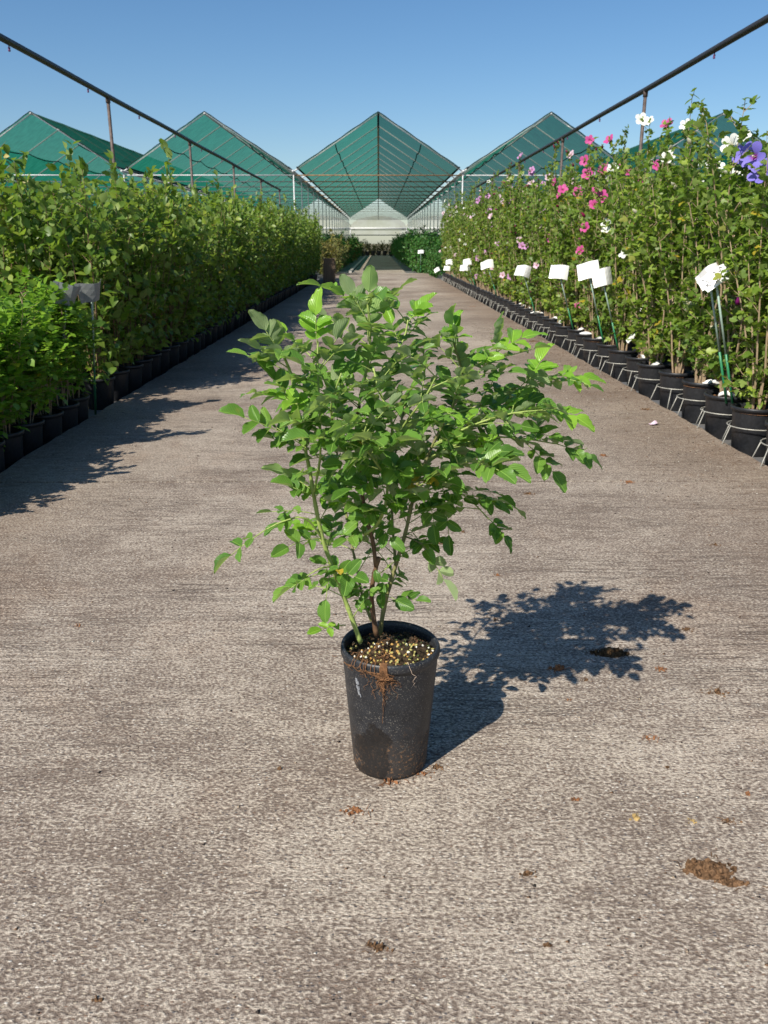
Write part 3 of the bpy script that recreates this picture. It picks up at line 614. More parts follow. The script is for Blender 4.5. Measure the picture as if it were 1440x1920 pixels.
# ------------------------------------------------------------------ the rose in its pot
PB = gr(731, 1424); PB.z = 0.0
ROSE = thing('potted_rose', 'young rose bush in a dirty black plastic pot standing alone on the concrete path', 'rose bush', PB)
RT, RB, PH = .1015, .081, .292
def potmat():
    t = NT('dirty_pot_plastic'); c = t.coord(); sx = t.n('SeparateXYZ'); t.l(c, sx.inputs[0]); z = sx.outputs[2]
    n = t.noise(c, 30, 5, .6); grain = t.noise(c, 260, 2, .5); sp = t.noise(c, 330, 2, .6)
    col = t.ramp(n, [(.3, (.011,.012,.015)), (.7, (.024,.026,.031))])
    speck = t.math('MULTIPLY', t.ramp(sp, [(.60,0),(.66,1)]), t.ramp(t.noise(c, 14, 3), [(.35,.25),(.6,1)])); col = t.mix(t.math('MULTIPLY', speck, .55), col, (.26,.24,.20))
    low = t.ramp(t.math('ADD', t.math('MULTIPLY', z, 5.0), t.math('MULTIPLY', t.math('SUBTRACT', t.noise(c, 26, 5, .65), .5), .9)), [(.30,1),(.60,0)])
    crumbs = t.math('MULTIPLY', low, t.ramp(t.noise(c, 150, 4, .65), [(.55,0),(.64,1)])); 
    film = t.math('MULTIPLY', low, .5); col = t.mix(film, col, (.045,.032,.022)); col = t.mix(t.math('MULTIPLY', crumbs, .8), col, (.24,.125,.055))
    # a smooth wet patch with a curved upper edge, low on the left of the front
    px_ = t.math('ADD', sx.outputs[0], .038); el = t.math('ADD', t.math('POWER', t.math('DIVIDE', px_, .042), 2.0), t.math('POWER', t.math('DIVIDE', t.math('SUBTRACT', z, .065), .075), 2.0))
    wet = t.ramp(t.math('ADD', el, t.math('MULTIPLY', t.math('SUBTRACT', t.noise(c, 22, 5, .6), .5), 3.2)), [(.70,1),(.95,0)]); col = t.mix(t.math('MULTIPLY', wet, .8), col, (.010,.009,.009))
    t.bump(t.math('ADD', grain, t.math('MULTIPLY', crumbs, 1.2)), .35, .0015)
    t.base(col, .48, .5); t.l(t.math('SUBTRACT', t.math('ADD', .46, t.math('MULTIPLY', low, .35)), t.math('MULTIPLY', wet, .25)), t.p.inputs['Roughness']); return t.m
pm = MB(); prof = [(.01,.004),(RB-.012,.004),(RB-.007,0),(RB-.002,.003),(RB,.010)]
prof += [(RB+(RT-RB)*k/10, .012+(PH-.040-.012)*k/10) for k in range(1,11)]
prof += [(RT+.0005,PH-.028),(RT+.0012,PH-.022),(RT+.0042,PH-.0205),(RT+.0058,PH-.015),(RT+.0058,PH-.006),(RT+.004,PH-.001),(RT+.001,PH),(RT-.0025,PH-.002),(RT-.0035,PH-.012),(RT-.007,PH-.05),(RT-.011,PH-.09)]
pm.lathe(prof, 72)
def dent(p):
    x, y, z = p; a = math.atan2(y, x); 
    d = .004*math.exp(-((a+1.95)/.35)**2-((z-.10)/.05)**2) + .0018*math.sin(a*2+1.0)*(z/PH)**2 + .0012*math.sin(a*3)
    r = math.hypot(x, y); k = 1-d/max(r, 1e-4) if r > .05 else 1; return (x*k, y*k, z)
pm.v = [dent(p) for p in pm.v]
pot = new('pot', pm.mesh('pot', potmat(), True), ROSE)
sm = MB()                                   # pale scratch
for k in range(16):
    a = -2.34+.004*k+random.uniform(-.035,.035); z0 = .252-.0022*k-random.uniform(0,.010); r = RB+(RT-RB)*(z0-.012)/.24+.0006
    sm.tube([dent((r*math.cos(a), r*math.sin(a), z0)), dent(((r-.0009)*math.cos(a+.012), (r-.0009)*math.sin(a+.012), z0-.007))], .0010, 4)
new('scratch', sm.mesh('scratch', plain('scratched_plastic', (.33,.34,.36), .6)), pot)
# soil, pellets, moss, roots
SV = [(0,0,PH-.010)]; SF = []; nr, na = 14, 56; SR = RT-.0045
for j in range(1, nr+1):
    q = j/nr
    for k in range(na):
        a = 2*math.pi*k/na; x, y = q*SR*math.cos(a), q*SR*math.sin(a)
        z = PH-.015+.010*math.cos(q*2)+RNG.uniform(-.0035,.0035)*(q < 1)+.006*math.sin(x*90+1)*math.sin(y*70)*(1-q**4) - .006*(q**3)*(1 if y > .02 else .3)
        SV.append((x, y, z))
SF = [(0,1+k,1+(k+1)%na) for k in range(na)] + [(1+(j-1)*na+k, 1+j*na+k, 1+j*na+(k+1)%na, 1+(j-1)*na+(k+1)%na) for j in range(1,nr) for k in range(na)]
m = MB(); m.add(SV, SF); soil = new('soil', m.mesh('soil', plain('rose_soil', (.045,.032,.02), .95, .1, var=.85, scale=150, bump=.004), False), ROSE)
def blob(r, n=1):
    bm = bmesh.new(); bmesh.ops.create_icosphere(bm, subdivisions=n, radius=r)
    for v in bm.verts: v.co *= random.uniform(.78, 1.15)
    me = bpy.data.meshes.new('blob'); bm.to_mesh(me); bm.free(); return me
PELM = [plain('yellow_pellet', (.42,.38,.13), .7), plain('white_pellet', (.70,.68,.60), .7), plain('amber_crumb', (.42,.24,.07), .7), plain('moss_crumb', (.055,.075,.02), .9), plain('bark_crumb', (.11,.055,.025), .9), plain('dark_crumb', (.02,.017,.012), .95)]
PEL = []
for mt in PELM:
    for _ in range(2): me = blob(.0031); me.materials.append(mt); PEL.append(me)
def soil_z(x, y):
    q = math.hypot(x, y)/SR; return PH-.015+.010*math.cos(q*2)+.006*math.sin(x*90+1)*math.sin(y*70)*(1-q**4)-.006*(q**3)*(1 if y > .02 else .3)
for k in range(290):
    a = random.uniform(0, 6.283); q = math.sqrt(random.random())*.95; x, y = q*SR*math.cos(a), q*SR*math.sin(a)
    right = x > .02; w_ = random.random()
    if y < .01: idx = random.choice((0,0,1,2,2,4) if not right else (0,0,0,1,2,3))
    else: idx = random.choice((3,5,5,4,4))
    new('pellet' if idx < 3 else 'crumb', PEL[idx*2+random.randint(0,1)], soil, (x, y, soil_z(x,y)+.002), (random.random()*6,random.random()*6,0), (random.uniform(.6,1.35), random.uniform(.6,1.2), random.uniform(.5,1.0)))
ROOT = plain('dry_root', (.17,.085,.04), .8, .2, var=.6, scale=120); ROOTP = plain('pale_root', (.45,.34,.26), .7, .2)
for k in range(26):                          # root mat on the left of the surface and over the rim
    a = random.uniform(-2.9,-1.35); q = random.uniform(.45,.9); p = np.array((q*SR*math.cos(a), q*SR*math.sin(a), 0)); p[2] = soil_z(p[0],p[1])+.003
    pts = [p]; d = RNG.normal(0,1,3); d[2] = .4
    for _ in range(7): d = d+RNG.normal(0,.6,3); d[2] -= .15; d = nrm(d); nx_ = pts[-1]+d*.007; nx_[2] = max(nx_[2], soil_z(nx_[0], nx_[1])+.001); pts.append(nx_)
    rm = MB(); rm.tube(pts, .0007, 3); new('root', rm.mesh('root', ROOT), soil)
def over(a, drop, spread, r=.0008, mat=ROOT, n=16):
    pts = []; r0 = SR-.012
    pts.append((r0*math.cos(a), r0*math.sin(a), soil_z(r0*math.cos(a), r0*math.sin(a))+.002)); pts.append(((RT-.001)*math.cos(a), (RT-.001)*math.sin(a), PH+.003))
    pts.append(((RT+.008)*math.cos(a), (RT+.008)*math.sin(a), PH-.004)); aa = a; z = PH-.012
    for k in range(n):
        aa += random.uniform(-spread, spread)*.4; z -= drop/n; rr = RB+(RT-RB)*max(0, (z-.012))/.24+random.uniform(.002,.006)+(.005 if z > PH-.03 else 0); pts.append((rr*math.cos(aa), rr*math.sin(aa), z))
    rm = MB(); rm.tube(pts, [r*(1-.6*k/len(pts)) for k in range(len(pts))], 4); new('root', rm.mesh('root', mat), soil)
for k in range(34):
    g_ = random.gauss(0,.045); over(-1.70+g_, max(.008, (.075-abs(g_)*.7)*random.uniform(.35,1)), .14, random.uniform(.0005,.0012))
over(-1.72, .125, .03, .0013); over(-1.76, .085, .05); over(-1.95, .06, .1); over(-2.05, .05, .1); over(-1.22, .045, .12, .0006, ROOTP)
for k in range(7): over(-2.1+random.gauss(0,.16), random.choice((.006,.012,.02)), .2, .0008)

# stems: image-plane course with a distance for every node
def rel(px, py, Y): return at(px, py, Y)-PB
YC = PB.y
STEMS = []
def stem(pts, r0, r1, mats):
    P = [rel(*p) for p in pts]; Q = []
    for i in range(len(P)-1):                # smooth
        p0 = P[max(i-1,0)]; p1 = P[i]; p2 = P[i+1]; p3 = P[min(i+2,len(P)-1)]
        for k in range(4):
            t = k/4; Q.append(.5*((2*p1)+(p2-p0)*t+(2*p0-5*p1+4*p2-p3)*t*t+(3*p1-p0-3*p2+p3)*t**3))
    Q.append(P[-1]); n = len(Q); rr = [r0+(r1-r0)*i/(n-1) for i in range(n)]
    rr = [r*(1+.10*math.sin(i*2.3)) for i, r in enumerate(rr)]
    rr = [r*.86 for r in rr]; m = MB(); m.tube(Q, rr, 8)
    for i in range(2, n-2):                  # prickles
        for _ in range(3):
            a = random.uniform(0,6.28); d = Vector((math.cos(a), math.sin(a), .1)); m.tube([Q[i]+d*rr[i]*.8, Q[i]+d*(rr[i]+.0035)+Vector((0,0,.001))], [.0007,.0001], 3)
    new('stem', m.mesh('stem', M[mats], True), ROSE); STEMS.append(Q); return Q
S = {}
S[1] = stem([(676,1204,1.555),(660,1160,1.552),(645,1120,1.55),(622,1060,1.54),(605,1010,1.53),(592,950,1.52),(582,890,1.51),(570,830,1.50),(557,760,1.49),(545,700,1.49),(528,660,1.48)], .0062, .0028, 'stem_green')
S[2] = stem([(706,1192,1.585),(697,1130,1.585),(700,1085,1.58),(711,1045,1.58)], .0066, .0052, 'stem_brown')
S[3] = stem([(705,1062,1.58),(698,1010,1.58),(684,960,1.585),(674,880,1.59),(668,800,1.60),(674,760,1.60)], .0052, .0036, 'stem_brown')
S[23] = stem([(672,772,1.60),(676,740,1.60),(690,680,1.59),(694,620,1.575),(688,560,1.565)], .0037, .0024, 'stem_green')
S[4] = stem([(712,1190,1.60),(722,1130,1.605),(742,1060,1.61),(760,1000,1.62),(776,930,1.63),(800,860,1.64),(838,780,1.64),(868,720,1.63),(850,640,1.60)], .0060, .0024, 'stem_olive')
S[5] = stem([(683,1002,1.57),(706,985,1.54),(722,950,1.51),(728,900,1.50),(735,830,1.49),(732,780,1.49),(712,735,1.50),(700,690,1.51)], .0042, .0024, 'stem_green')
S[6] = stem([(724,945,1.51),(760,912,1.48),(810,893,1.46),(860,872,1.45),(905,852,1.44)], .0030, .0016, 'stem_green')
S[7] = stem([(776,930,1.63),(830,912,1.60),(878,935,1.58),(915,972,1.56)], .0028, .0015, 'stem_green')
S[8] = stem([(812,835,1.64),(880,800,1.60),(960,775,1.58),(1046,768,1.57)], .0030, .0014, 'stem_green')
S[9] = stem([(840,778,1.64),(920,755,1.68),(985,725,1.70),(1050,700,1.71)], .0030, .0014, 'stem_green')
S[10] = stem([(800,860,1.64),(890,822,1.68),(975,822,1.70),(1040,832,1.70)], .0030, .0014, 'stem_green')
S[11] = stem([(604,1010,1.53),(572,972,1.50),(530,978,1.49),(490,998,1.48)], .0026, .0014, 'stem_green')
S[12] = stem([(588,925,1.515),(600,860,1.48),(600,780,1.46),(596,700,1.46),(596,640,1.47)], .0030, .0018, 'stem_green')
S[13] = stem([(676,745,1.60),(720,690,1.66),(755,640,1.70),(765,600,1.71)], .0030, .0018, 'stem_green')
S[14] = stem([(868,722,1.63),(905,690,1.60),(935,660,1.58)], .0026, .0014, 'stem_green')
S[15] = stem([(622,1062,1.54),(600,1066,1.50),(575,1080,1.49)], .0022, .0013, 'stem_green')
S[16] = stem([(758,1005,1.62),(790,1020,1.58),(808,1045,1.57)], .0022, .0013, 'stem_olive')
S[17] = stem([(697,1165,1.60),(680,1120,1.63),(668,1060,1.66),(655,1000,1.70),(640,900,1.74),(625,800,1.75),(620,700,1.74)], .0040, .0020, 'stem_olive')
S[18] = stem([(742,1060,1.61),(735,960,1.68),(740,860,1.74),(760,760,1.78),(790,690,1.80)], .0036, .0020, 'stem_olive')
S[19] = stem([(674,880,1.59),(640,830,1.50),(620,770,1.42),(640,700,1.38)], .0028, .0016, 'stem_green')
S[20] = stem([(735,830,1.49),(770,780,1.42),(800,740,1.38),(820,700,1.37)], .0028, .0016, 'stem_green')
S[21] = stem([(728,900,1.50),(700,860,1.42),(680,830,1.38),(690,790,1.36)], .0026, .0015, 'stem_green')
S[22] = stem([(800,860,1.64),(840,840,1.78),(870,800,1.86),(900,760,1.90)], .0028, .0015, 'stem_olive')

def leaflet_mesh(name, mat, curl, fold, wid, wav):
    nv, nu = 11, 7; V = []; uv = []; F = []
    for j in range(nv):
        v = j/(nv-1); wd = wid*.5*(math.sin(math.pi*min(1, (v**.85)*1.0))**.62 if 0 < v < 1 else 0.0); wd *= (1.0+.10*v)
        for i in range(nu):
            u = i/(nu-1)*2-1; x = u*wd; e = abs(u)
            y = v + (.026*(1 if j % 2 else -1) if e > .99 and 0 < j < nv-1 else 0)
            z = fold*e*wd*1.1 - curl*v*v + wav*math.sin(v*9+u*2)*e*.05
            V.append((x, y, z)); uv.append((u*.5*max(wd/(.5*wid), .02)+.5, v))
    for j in range(nv-1):
        for i in range(nu-1): a = j*nu+i; F += [(a,a+1,a+nu+1),(a,a+nu+1,a+nu)]
    return np.array(V), np.array(F), np.array(uv)
SHAPES = [leaflet_mesh('l', None, c, f, w_, wv) for c, f, w_, wv in ((.10,.40,.57,.5),(.24,.30,.61,.8),(.02,.6,.54,.4),(.34,.22,.58,1.0),(.16,.75,.60,.6))]
LM = {k: [np_mesh('leaflet', V, F, M[k], np.zeros(len(V)), uv, True) for V, F, uv in SHAPES] for k in ('rose','rose_young','rose_yellow')}
RACH = M['stem_green']
LEAVES = []
def compound(p, d, up, L, size, pairs=3, mat='rose', droop=.25):
    """one rose leaf: midrib points and the matrices of its leaflets"""
    p = np.array(p, float); d = nrm(np.array(d, float)); up = np.array(up, float); pts = [p]; n = 8; dd = d.copy(); mats = []
    for k in range(n):
        dd = nrm(dd + np.array((0,0,-droop/n)) + RNG.normal(0,.02,3)); pts.append(pts[-1]+dd*L/n)
    def mat4(pos, ax, u_, s):
        ax = nrm(ax); sd = nrm(np.cross(ax, u_)); uu = np.cross(sd, ax)
        return Matrix(((sd[0]*s, ax[0]*s, uu[0]*s, pos[0]), (sd[1]*s, ax[1]*s, uu[1]*s, pos[1]), (sd[2]*s, ax[2]*s, uu[2]*s, pos[2]), (0,0,0,1)))
    for q in range(pairs):
        t = .38+.52*q/max(1, pairs-.35); i = min(int(t*n), n-1); pos = pts[i]*(1-(t*n-i))+pts[i+1]*(t*n-i); ax = pts[i+1]-pts[i]; ax = nrm(ax)
        for s in (-1, 1):
            sd = nrm(np.cross(ax, up))*s; v = nrm(ax*RNG.uniform(.45,.75)+sd+nrm(up)*RNG.uniform(-.15,.35)); uu = up+RNG.normal(0,.22,3)-sd*.25
            mats.append((mat4(pos, v, uu, size*RNG.uniform(.78,1.02)*(.78 if q == 0 else 1)), RNG.integers(0,5)))
    ax = nrm(pts[-1]-pts[-2]); mats.append((mat4(pts[-1], ax, up+RNG.normal(0,.15,3), size*RNG.uniform(1.0,1.18)), RNG.integers(0,5)))
    LEAVES.append((pts, mats, mat, float(pts[n//2][1])))
def key(b, t, size=.040, pairs=3, mat='rose', up=(-.25,-.35,1), droop=.15):          # a leaf set from base and tip, both (px,py,Y)
    p0, p1 = rel(*b), rel(*t); v = p1-p0; L = v.length; compound(p0, v/L+Vector((0,0,droop*.5)), up, L*.80, size, pairs, mat, droop)
# leaves that shape the outline
key((690,640,1.575),(686,525,1.56),.047,3,'rose_young',(0,1,.3),.0)
key((688,600,1.57),(655,545,1.56),.044,2,'rose',(-.2,.9,.5),.1)
key((596,660,1.47),(592,575,1.46),.040,3,'rose_young',(-.2,-.6,.6),.0)
key((600,690,1.46),(640,625,1.45),.040,2,'rose',(-.2,.4,1),.2)
key((530,665,1.48),(488,612,1.46),.044,3,'rose',(.1,.8,.6),.1)
key((540,690,1.49),(475,650,1.48),.042,2,'rose',(0,.6,1),.2)
key((572,832,1.50),(430,765,1.46),.046,3,'rose',(-.3,-.6,.7),.1)
key((560,770,1.49),(500,700,1.50),.042,3,'rose',(-.2,-.2,1),.2)
key((500,992,1.48),(415,1052,1.46),.044,2,'rose',(-.2,-.2,1),.1)
key((560,968,1.50),(515,985,1.49),.036,2,'rose',(-.2,-.4,1),.2)
key((592,935,1.52),(540,905,1.50),.040,3,'rose',(-.1,-.3,1),.2)
key((600,1075,1.51),(530,1105,1.47),.042,3,'rose',(-.5,-.3,.8),.3)
key((625,1072,1.54),(670,1078,1.46),.046,2,'rose',(-.2,-.8,.5),.2)
key((622,1060,1.53),(606,1140,1.49),.044,1,'rose',(-.6,-.6,.1),.4)
key((648,1172,1.55),(590,1180,1.50),.030,2,'rose_young',(-.2,-.3,1),.2)
key((700,1110,1.585),(750,1130,1.53),.044,1,'rose',(-.3,-.7,.4),.4)
key((708,1100,1.58),(718,1080,1.52),.040,1,'rose',(-.2,-.8,.5),.3)
key((800,1035,1.57),(838,1100,1.54),.046,2,'rose',(.3,.5,.2),.4)
key((775,1000,1.62),(800,1040,1.56),.036,2,'rose',(-.2,-.4,.8),.3)
key((765,605,1.71),(790,575,1.72),.046,3,'rose_young',(-.2,-.2,1),.3)
key((750,650,1.70),(735,595,1.72),.042,2,'rose_young',(-.3,.2,1),.2)
key((850,645,1.60),(850,600,1.58),.046,3,'rose_young',(-.3,-.3,1),.2)
key((925,665,1.58),(990,628,1.58),.048,2,'rose_young',(-.2,-.3,1),.2)
key((1030,705,1.71),(1105,705,1.72),.050,3,'rose_young',(-.2,-.3,1),.2)
key((985,725,1.70),(1020,672,1.72),.046,3,'rose_young',(-.2,-.3,1),.2)
key((1030,768,1.57),(1088,782,1.55),.046,2,'rose_young',(-.2,-.4,1),.3)
key((1035,830,1.70),(1120,865,1.70),.046,3,'rose',(-.2,-.3,1),.3)
key((975,822,1.70),(1050,900,1.66),.050,3,'rose',(-.1,-.3,1),.5)
key((900,855,1.44),(960,880,1.42),.048,3,'rose',(-.1,-.4,1),.5)
key((880,865,1.45),(940,840,1.44),.048,2,'rose',(-.1,-.3,1),.3)
key((910,968,1.56),(955,1010,1.55),.040,3,'rose',(-.1,-.3,1),.4)
key((880,935,1.58),(935,945,1.57),.036,3,'rose',(-.1,-.3,1),.5)
key((830,915,1.60),(845,1025,1.57),.044,2,'rose',(-.5,-.8,.2),.4)
key((800,918,1.61),(815,1000,1.58),.042,2,'rose',(-.5,-.8,.3),.4)
key((735,800,1.49),(790,690,1.40),.048,3,'rose',(-.2,-.1,1),.3)
key((728,900,1.50),(640,920,1.42),.046,3,'rose',(-.2,-.6,.8),.3)
key((722,950,1.51),(660,985,1.46),.036,3,'rose',(-.2,-.5,.8),.3)
key((705,985,1.54),(740,1010,1.50),.034,2,'rose',(-.2,-.5,.8),.3)
key((683,1000,1.57),(640,1010,1.52),.036,2,'rose',(-.2,-.4,.8),.3)
key((668,1090,1.56),(600,1045,1.52),.036,2,'rose',(-.2,-.4,.8),.3)
key((760,905,1.48),(800,905,1.44),.042,1,'rose_yellow',(-.2,-.5,.8),.4)
key((668,820,1.60),(680,820,1.46),.034,0,'rose_yellow',(-.2,-.6,.6),.6)
key((660,800,1.55),(645,795,1.47),.030,0,'rose_yellow',(-.2,-.6,.6),.4)
key((720,790,1.55),(715,770,1.50),.030,0,'rose_yellow',(-.2,-.5,.6),.4)
key((628,1072,1.53),(634,1066,1.48),.022,0,'rose_yellow',(-.2,-.5,.6),.2)
# leaves all along the stems
axis = Vector((rel(712,800,YC).x, 0, 0))
def grow(Q, t0, t1, gap, size, up_=.5, young=.10, cw=.0):
    acc = 0; ang = random.uniform(0, 6.28); n = len(Q)
    for i in range(n-1):
        t = i/(n-1); acc += (Q[i+1]-Q[i]).length
        if t < t0 or t > t1: acc = min(acc, gap); continue
        while acc > gap:
            acc -= gap*random.uniform(.8,1.2); ang += 2.4+random.uniform(-.4,.4); p = Q[i]
            out = Vector((p.x-axis.x, p.y, 0)); out = out.normalized()*.5 if out.length > .03 else Vector((0,0,0))
            sdir = (Q[i+1]-Q[i]).normalized()
            d = Vector((math.cos(ang), math.sin(ang), 0)) + out + sdir*.5 + Vector((0,0,up_*random.uniform(.2,1.1)))
            L = random.uniform(.055,.105); tip = p+d.normalized()*L
            if tip.z < .35: L *= .7
            y_ = 'rose_young' if random.random() < young*(1.8*t) else 'rose'
            compound(p, d, (random.gauss(-.1,.4), random.gauss(.32 if t > .45 else -.1,.5), 1.0), L, size*random.uniform(.75,1.25), random.choice((2,3,3,3)), y_, random.uniform(.1,.55))
for k, a in {1:(.42,1,.042,.040), 3:(.45,1,.028,.043), 23:(.1,1,.028,.043), 4:(.45,1,.028,.043), 5:(.30,1,.034,.043), 6:(.2,.9,.032,.042), 7:(.1,.9,.035,.036), 8:(.0,.85,.032,.042), 9:(0,.85,.030,.044), 10:(0,.9,.032,.042),
             12:(.25,1,.034,.040), 13:(0,1,.030,.042), 14:(0,1,.028,.042), 17:(.45,1,.040,.041), 18:(.35,1,.034,.043), 19:(.2,1,.034,.042), 20:(.1,1,.030,.044), 21:(.2,1,.034,.042), 22:(.1,1,.034,.042)}.items():
    grow(S[k], max(0, a[0]-.06), a[1], a[2]*.62, a[3]*.86)
for k, a in {1:(.10,.42,.055,.030), 2:(.1,.9,.05,.028), 3:(.0,.35,.045,.032), 4:(.12,.45,.045,.030), 5:(0,.35,.035,.032), 17:(.15,.45,.05,.032), 18:(.05,.35,.04,.034)}.items(): grow(S[k], *a)
# nearest leaves have their leaflets as pieces of their own, deeper leaves are single meshes
LEAVES.sort(key=lambda l: l[3]); left = 300
for pts, mats, mt, _ in LEAVES:
    m = MB(); m.tube([tuple(p) for p in pts], [.0012-.0006*i/len(pts) for i in range(len(pts))], 5)
    if left >= len(mats):
        left -= len(mats); lf = new('leaf', m.mesh('leaf_midrib', RACH, True), ROSE)
        for mx, sh in mats: o = new('leaflet', LM[mt][sh], lf); o.matrix_local = mx
    else:
        nv = len(m.v); V = [np.array(m.v)]; F = []; UV = [np.zeros((nv,2))]; TN = [np.zeros(nv)]; off = nv
        RF = [t for f in m.f for t in ([(f[0],f[k],f[k+1]) for k in range(1,len(f)-1)])]; F.append(np.array(RF))
        for mx, sh in mats:
            v, f, uv = SHAPES[sh]; A = np.array(mx); V.append(v @ A[:3,:3].T + A[:3,3]); F.append(f+off); UV.append(uv); TN.append(np.full(len(v), RNG.random())); off += len(v)
        me = np_mesh('leaf', np.vstack(V), np.vstack(F), [M[mt], RACH], np.concatenate(TN), np.vstack(UV), True)
        mi = np.zeros(len(me.polygons), dtype=np.int32); mi[:len(RF)] = 1; me.polygons.foreach_set('material_index', mi); new('leaf', me, ROSE)
print('rose leaves', len(LEAVES), 'leaflets', sum(len(l[1]) for l in LEAVES))

# ------------------------------------------------------------------ litter on the path
DIRT = plain('dry_earth', (.135,.078,.042), .95, .1, var=.8, scale=120, bump=.003); DIRTD = plain('dark_earth', (.075,.045,.022), .95, .1, var=.7, scale=120, bump=.003); STRAW = plain('dry_straw', (.36,.25,.10), .85, .2, var=.4, scale=60); LEAFB = plain('dead_leaf', (.22,.10,.045), .8, .2, var=.5, scale=70)
def clump(px, py, wx, wy, hgt, n, mat, name, label, cat, group=None, fibres=0):
    c = gr(px, py); m = MB()
    if n >= 40:
        K = 18; m.add([(0,0,hgt*.45)]+[(wx*.62*math.cos(6.283*k/K)*random.uniform(.8,1.15), wy*.62*math.sin(6.283*k/K)*random.uniform(.8,1.15), hgt*.25) for k in range(K)]+[(wx*1.0*math.cos(6.283*k/K)*random.uniform(.75,1.2), wy*1.0*math.sin(6.283*k/K)*random.uniform(.75,1.2), -.002) for k in range(K)], [(0,1+k,1+(k+1)%K) for k in range(K)]+[(1+k,1+K+k,1+K+(k+1)%K,1+(k+1)%K) for k in range(K)])
    for k in range(int(n*1.8)):
        a = random.uniform(0,6.28); q = min(abs(random.gauss(0,.55)), 1.25 if n < 40 else .8); x, y = wx*q*math.cos(a)*1.2, wy*q*math.sin(a); r = random.uniform(.15,1.0)**1.5*hgt*max(.3, 1-q*.5)
        bm = bmesh.new(); bmesh.ops.create_icosphere(bm, subdivisions=1, radius=1)
        rot = Euler((random.random()*6,random.random()*6,random.random()*6)).to_matrix(); V = [rot @ Vector((v.co.x*random.uniform(.7,1.5)*r, v.co.y*random.uniform(.6,1.3)*r, v.co.z*random.uniform(.4,.8)*r)) + Vector((x,y,0)) for v in bm.verts]
        zmin = min(v.z for v in V); V = [v-Vector((0,0,zmin+r*.25)) for v in V]
        m.add(V, [[v.index for v in f.verts] for f in bm.faces]); bm.free()
    for k in range(fibres):
        p = Vector((random.gauss(0,wx*.6), random.gauss(0,wy*.6), .002)); d = Vector((random.gauss(0,1), random.gauss(0,1), 0)).normalized(); L = min(random.uniform(.3,.8)*wx, random.uniform(.008,.022)); p.z = .001
        m.tube([p, p+d*L*.5+Vector((0,0,random.uniform(.001,hgt*.8))), p+d*L+Vector((random.gauss(0,.2)*L,random.gauss(0,.2)*L,0))], [.0009,.0008,.0005], 3)
    tag(new(name, m.mesh(name, mat), None, c), label, cat, group)
clump(1330,1632,.050,.030,.012,60,DIRT,'soil_clump','large crumbled brown soil clump lying alone on the bare path','soil',fibres=6)
clump(1372,1655,.032,.014,.006,40,DIRT,'soil_clump','thin brown soil crumbs trailing from the large soil clump','soil',fibres=6)
clump(1145,1226,.055,.025,.013,46,DIRTD,'soil_clump','dark matted root clump in the shadow of the rose','soil',fibres=40)
clump(1045,1256,.022,.014,.011,16,LEAFB,'leaf_scrap','small rusty leaf scrap at the lower edge of the rose shadow','leaf litter',fibres=8)
clump(668,1522,.022,.012,.008,14,LEAFB,'leaf_scrap','dry brown root scrap lying just in front of the rose pot','leaf litter',fibres=12)
clump(1190,1535,.012,.008,.007,10,STRAW,'leaf_scrap','small golden scrap lying alone on the path','leaf litter',fibres=2)
clump(1300,1540,.014,.010,.004,5,STRAW,'leaf_scrap','pale yellow dry leaf shreds on the path','leaf litter',fibres=7)
GLt = 'small brown earth scraps scattered over the path'
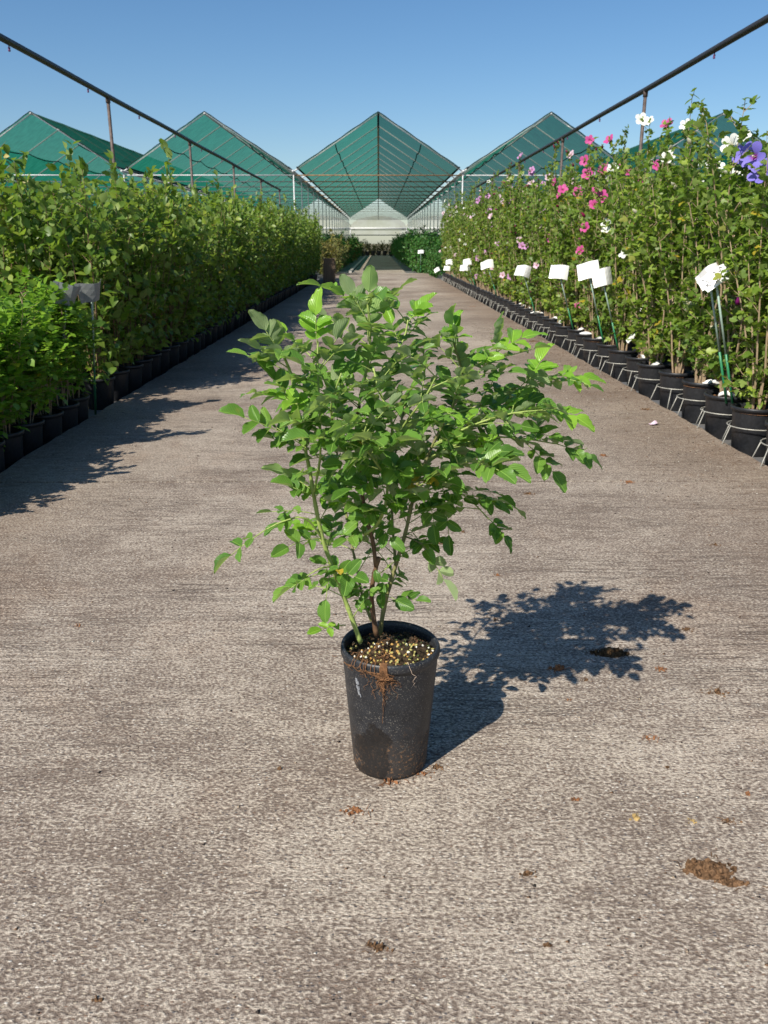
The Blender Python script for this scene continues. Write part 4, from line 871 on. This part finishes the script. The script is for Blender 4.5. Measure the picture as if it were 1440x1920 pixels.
for px, py, wx, n, fb in ((1290,1182,.022,9,9),(1240,1256,.02,10,8),(1345,1300,.034,16,12),(1365,1541,.02,12,5),(715,1780,.02,18,8),(180,1876,.01,8,2),(990,1640,.018,10,6),(830,1020,.022,14,10),(868,998,.012,7,3),(932,1079,.012,7,3),(150,1173,.018,6,5),(1100,1276,.014,8,5),
        (1080,1500,.010,8,3),(1403,1490,.007,7,0),(990,927,.03,10,4),(1340,1022,.024,9,5),(1065,1312,.008,4,3),(930,1162,.018,7,6),(1215,1385,.02,6,8),(523,1443,.005,4,0),(1255,1440,.008,4,2),(1180,905,.04,16,4),(1130,855,.03,12,3),(885,575,.12,30,0),(1000,640,.10,40,2),(950,620,.08,24,0),(1210,768,.05,22,4),(820,1440,.016,9,10),(790,1452,.02,8,8),(735,1466,.028,14,10),(1027,1775,.007,5,1),(700,1772,.012,8,4)):
    clump(px, py, wx, wx*.6, .006 if wx < .03 else .008, n, random.choice((DIRT,DIRT,LEAFB)), 'earth_scrap', 'small scrap of brown earth and root fibre on the concrete', 'earth scrap', GLt, fb)
c = gr(1226, 797); m = MB(); V = [(x*.05, y*.03, .006+.018*math.sin(x*2.4)*(1 if y > .4 else .5)+.012*y*y) for y in (-1,-.3,.4,1) for x in (-1,-.5,0,.5,1)]
V = [(a*.6, b*.6, c_*.6) for a, b, c_ in V]; m.add(V, [(j*5+i, j*5+i+1, j*5+i+6, j*5+i+5) for j in range(3) for i in range(4)]); tag(new('fallen_petal', m.mesh('fallen_petal', plain('faded_petal', (.66,.50,.60), .7), True), None, (c.x,c.y,.004), (.1,.05,.4)), 'fallen pale pink flower crumpled on the path near the pots', 'petal')
# fine grit that nobody could count
n = 5200
gx = RNG.uniform(-1.85,1.98,n); gy = .75+RNG.random(n)**1.6*11; right = RNG.random(n) < .6; gx[right] = 2.0-np.abs(RNG.normal(0,.40,right.sum())); gx = np.clip(gx,-1.9,2.0)
T = np.array([(1,1,1),(1,-1,-1),(-1,1,-1),(-1,-1,1)], float)*.6; TF = np.array([(0,1,2),(0,3,1),(0,2,3),(1,3,2)])
sz = RNG.uniform(.0012,.0034,n)*(1+gy*.10); V = T[None]*sz[:,None,None]*RNG.uniform(.5,1.6,(n,1,3))*np.array((1.3,1,.6)); V = V + np.stack((gx,gy,sz*.25),1)[:,None,:]
tg = NT('grit'); a = tg.n('Attribute', attribute_name='tint'); gm_ = tg.base(tg.ramp(a.outputs['Fac'], [(0,(.05,.04,.035)),(.35,(.17,.10,.06)),(.7,(.32,.25,.18)),(.9,(.62,.58,.50))], 'CONSTANT'), .9, .2)
tag(new('path_grit', np_mesh('path_grit', V.reshape(-1,3), (TF[None]+(np.arange(n)*4)[:,None,None]).reshape(-1,3), gm_, np.repeat(RNG.random(n),4))), 'fine stones and crumbs strewn over the concrete path', 'grit', kind='stuff')
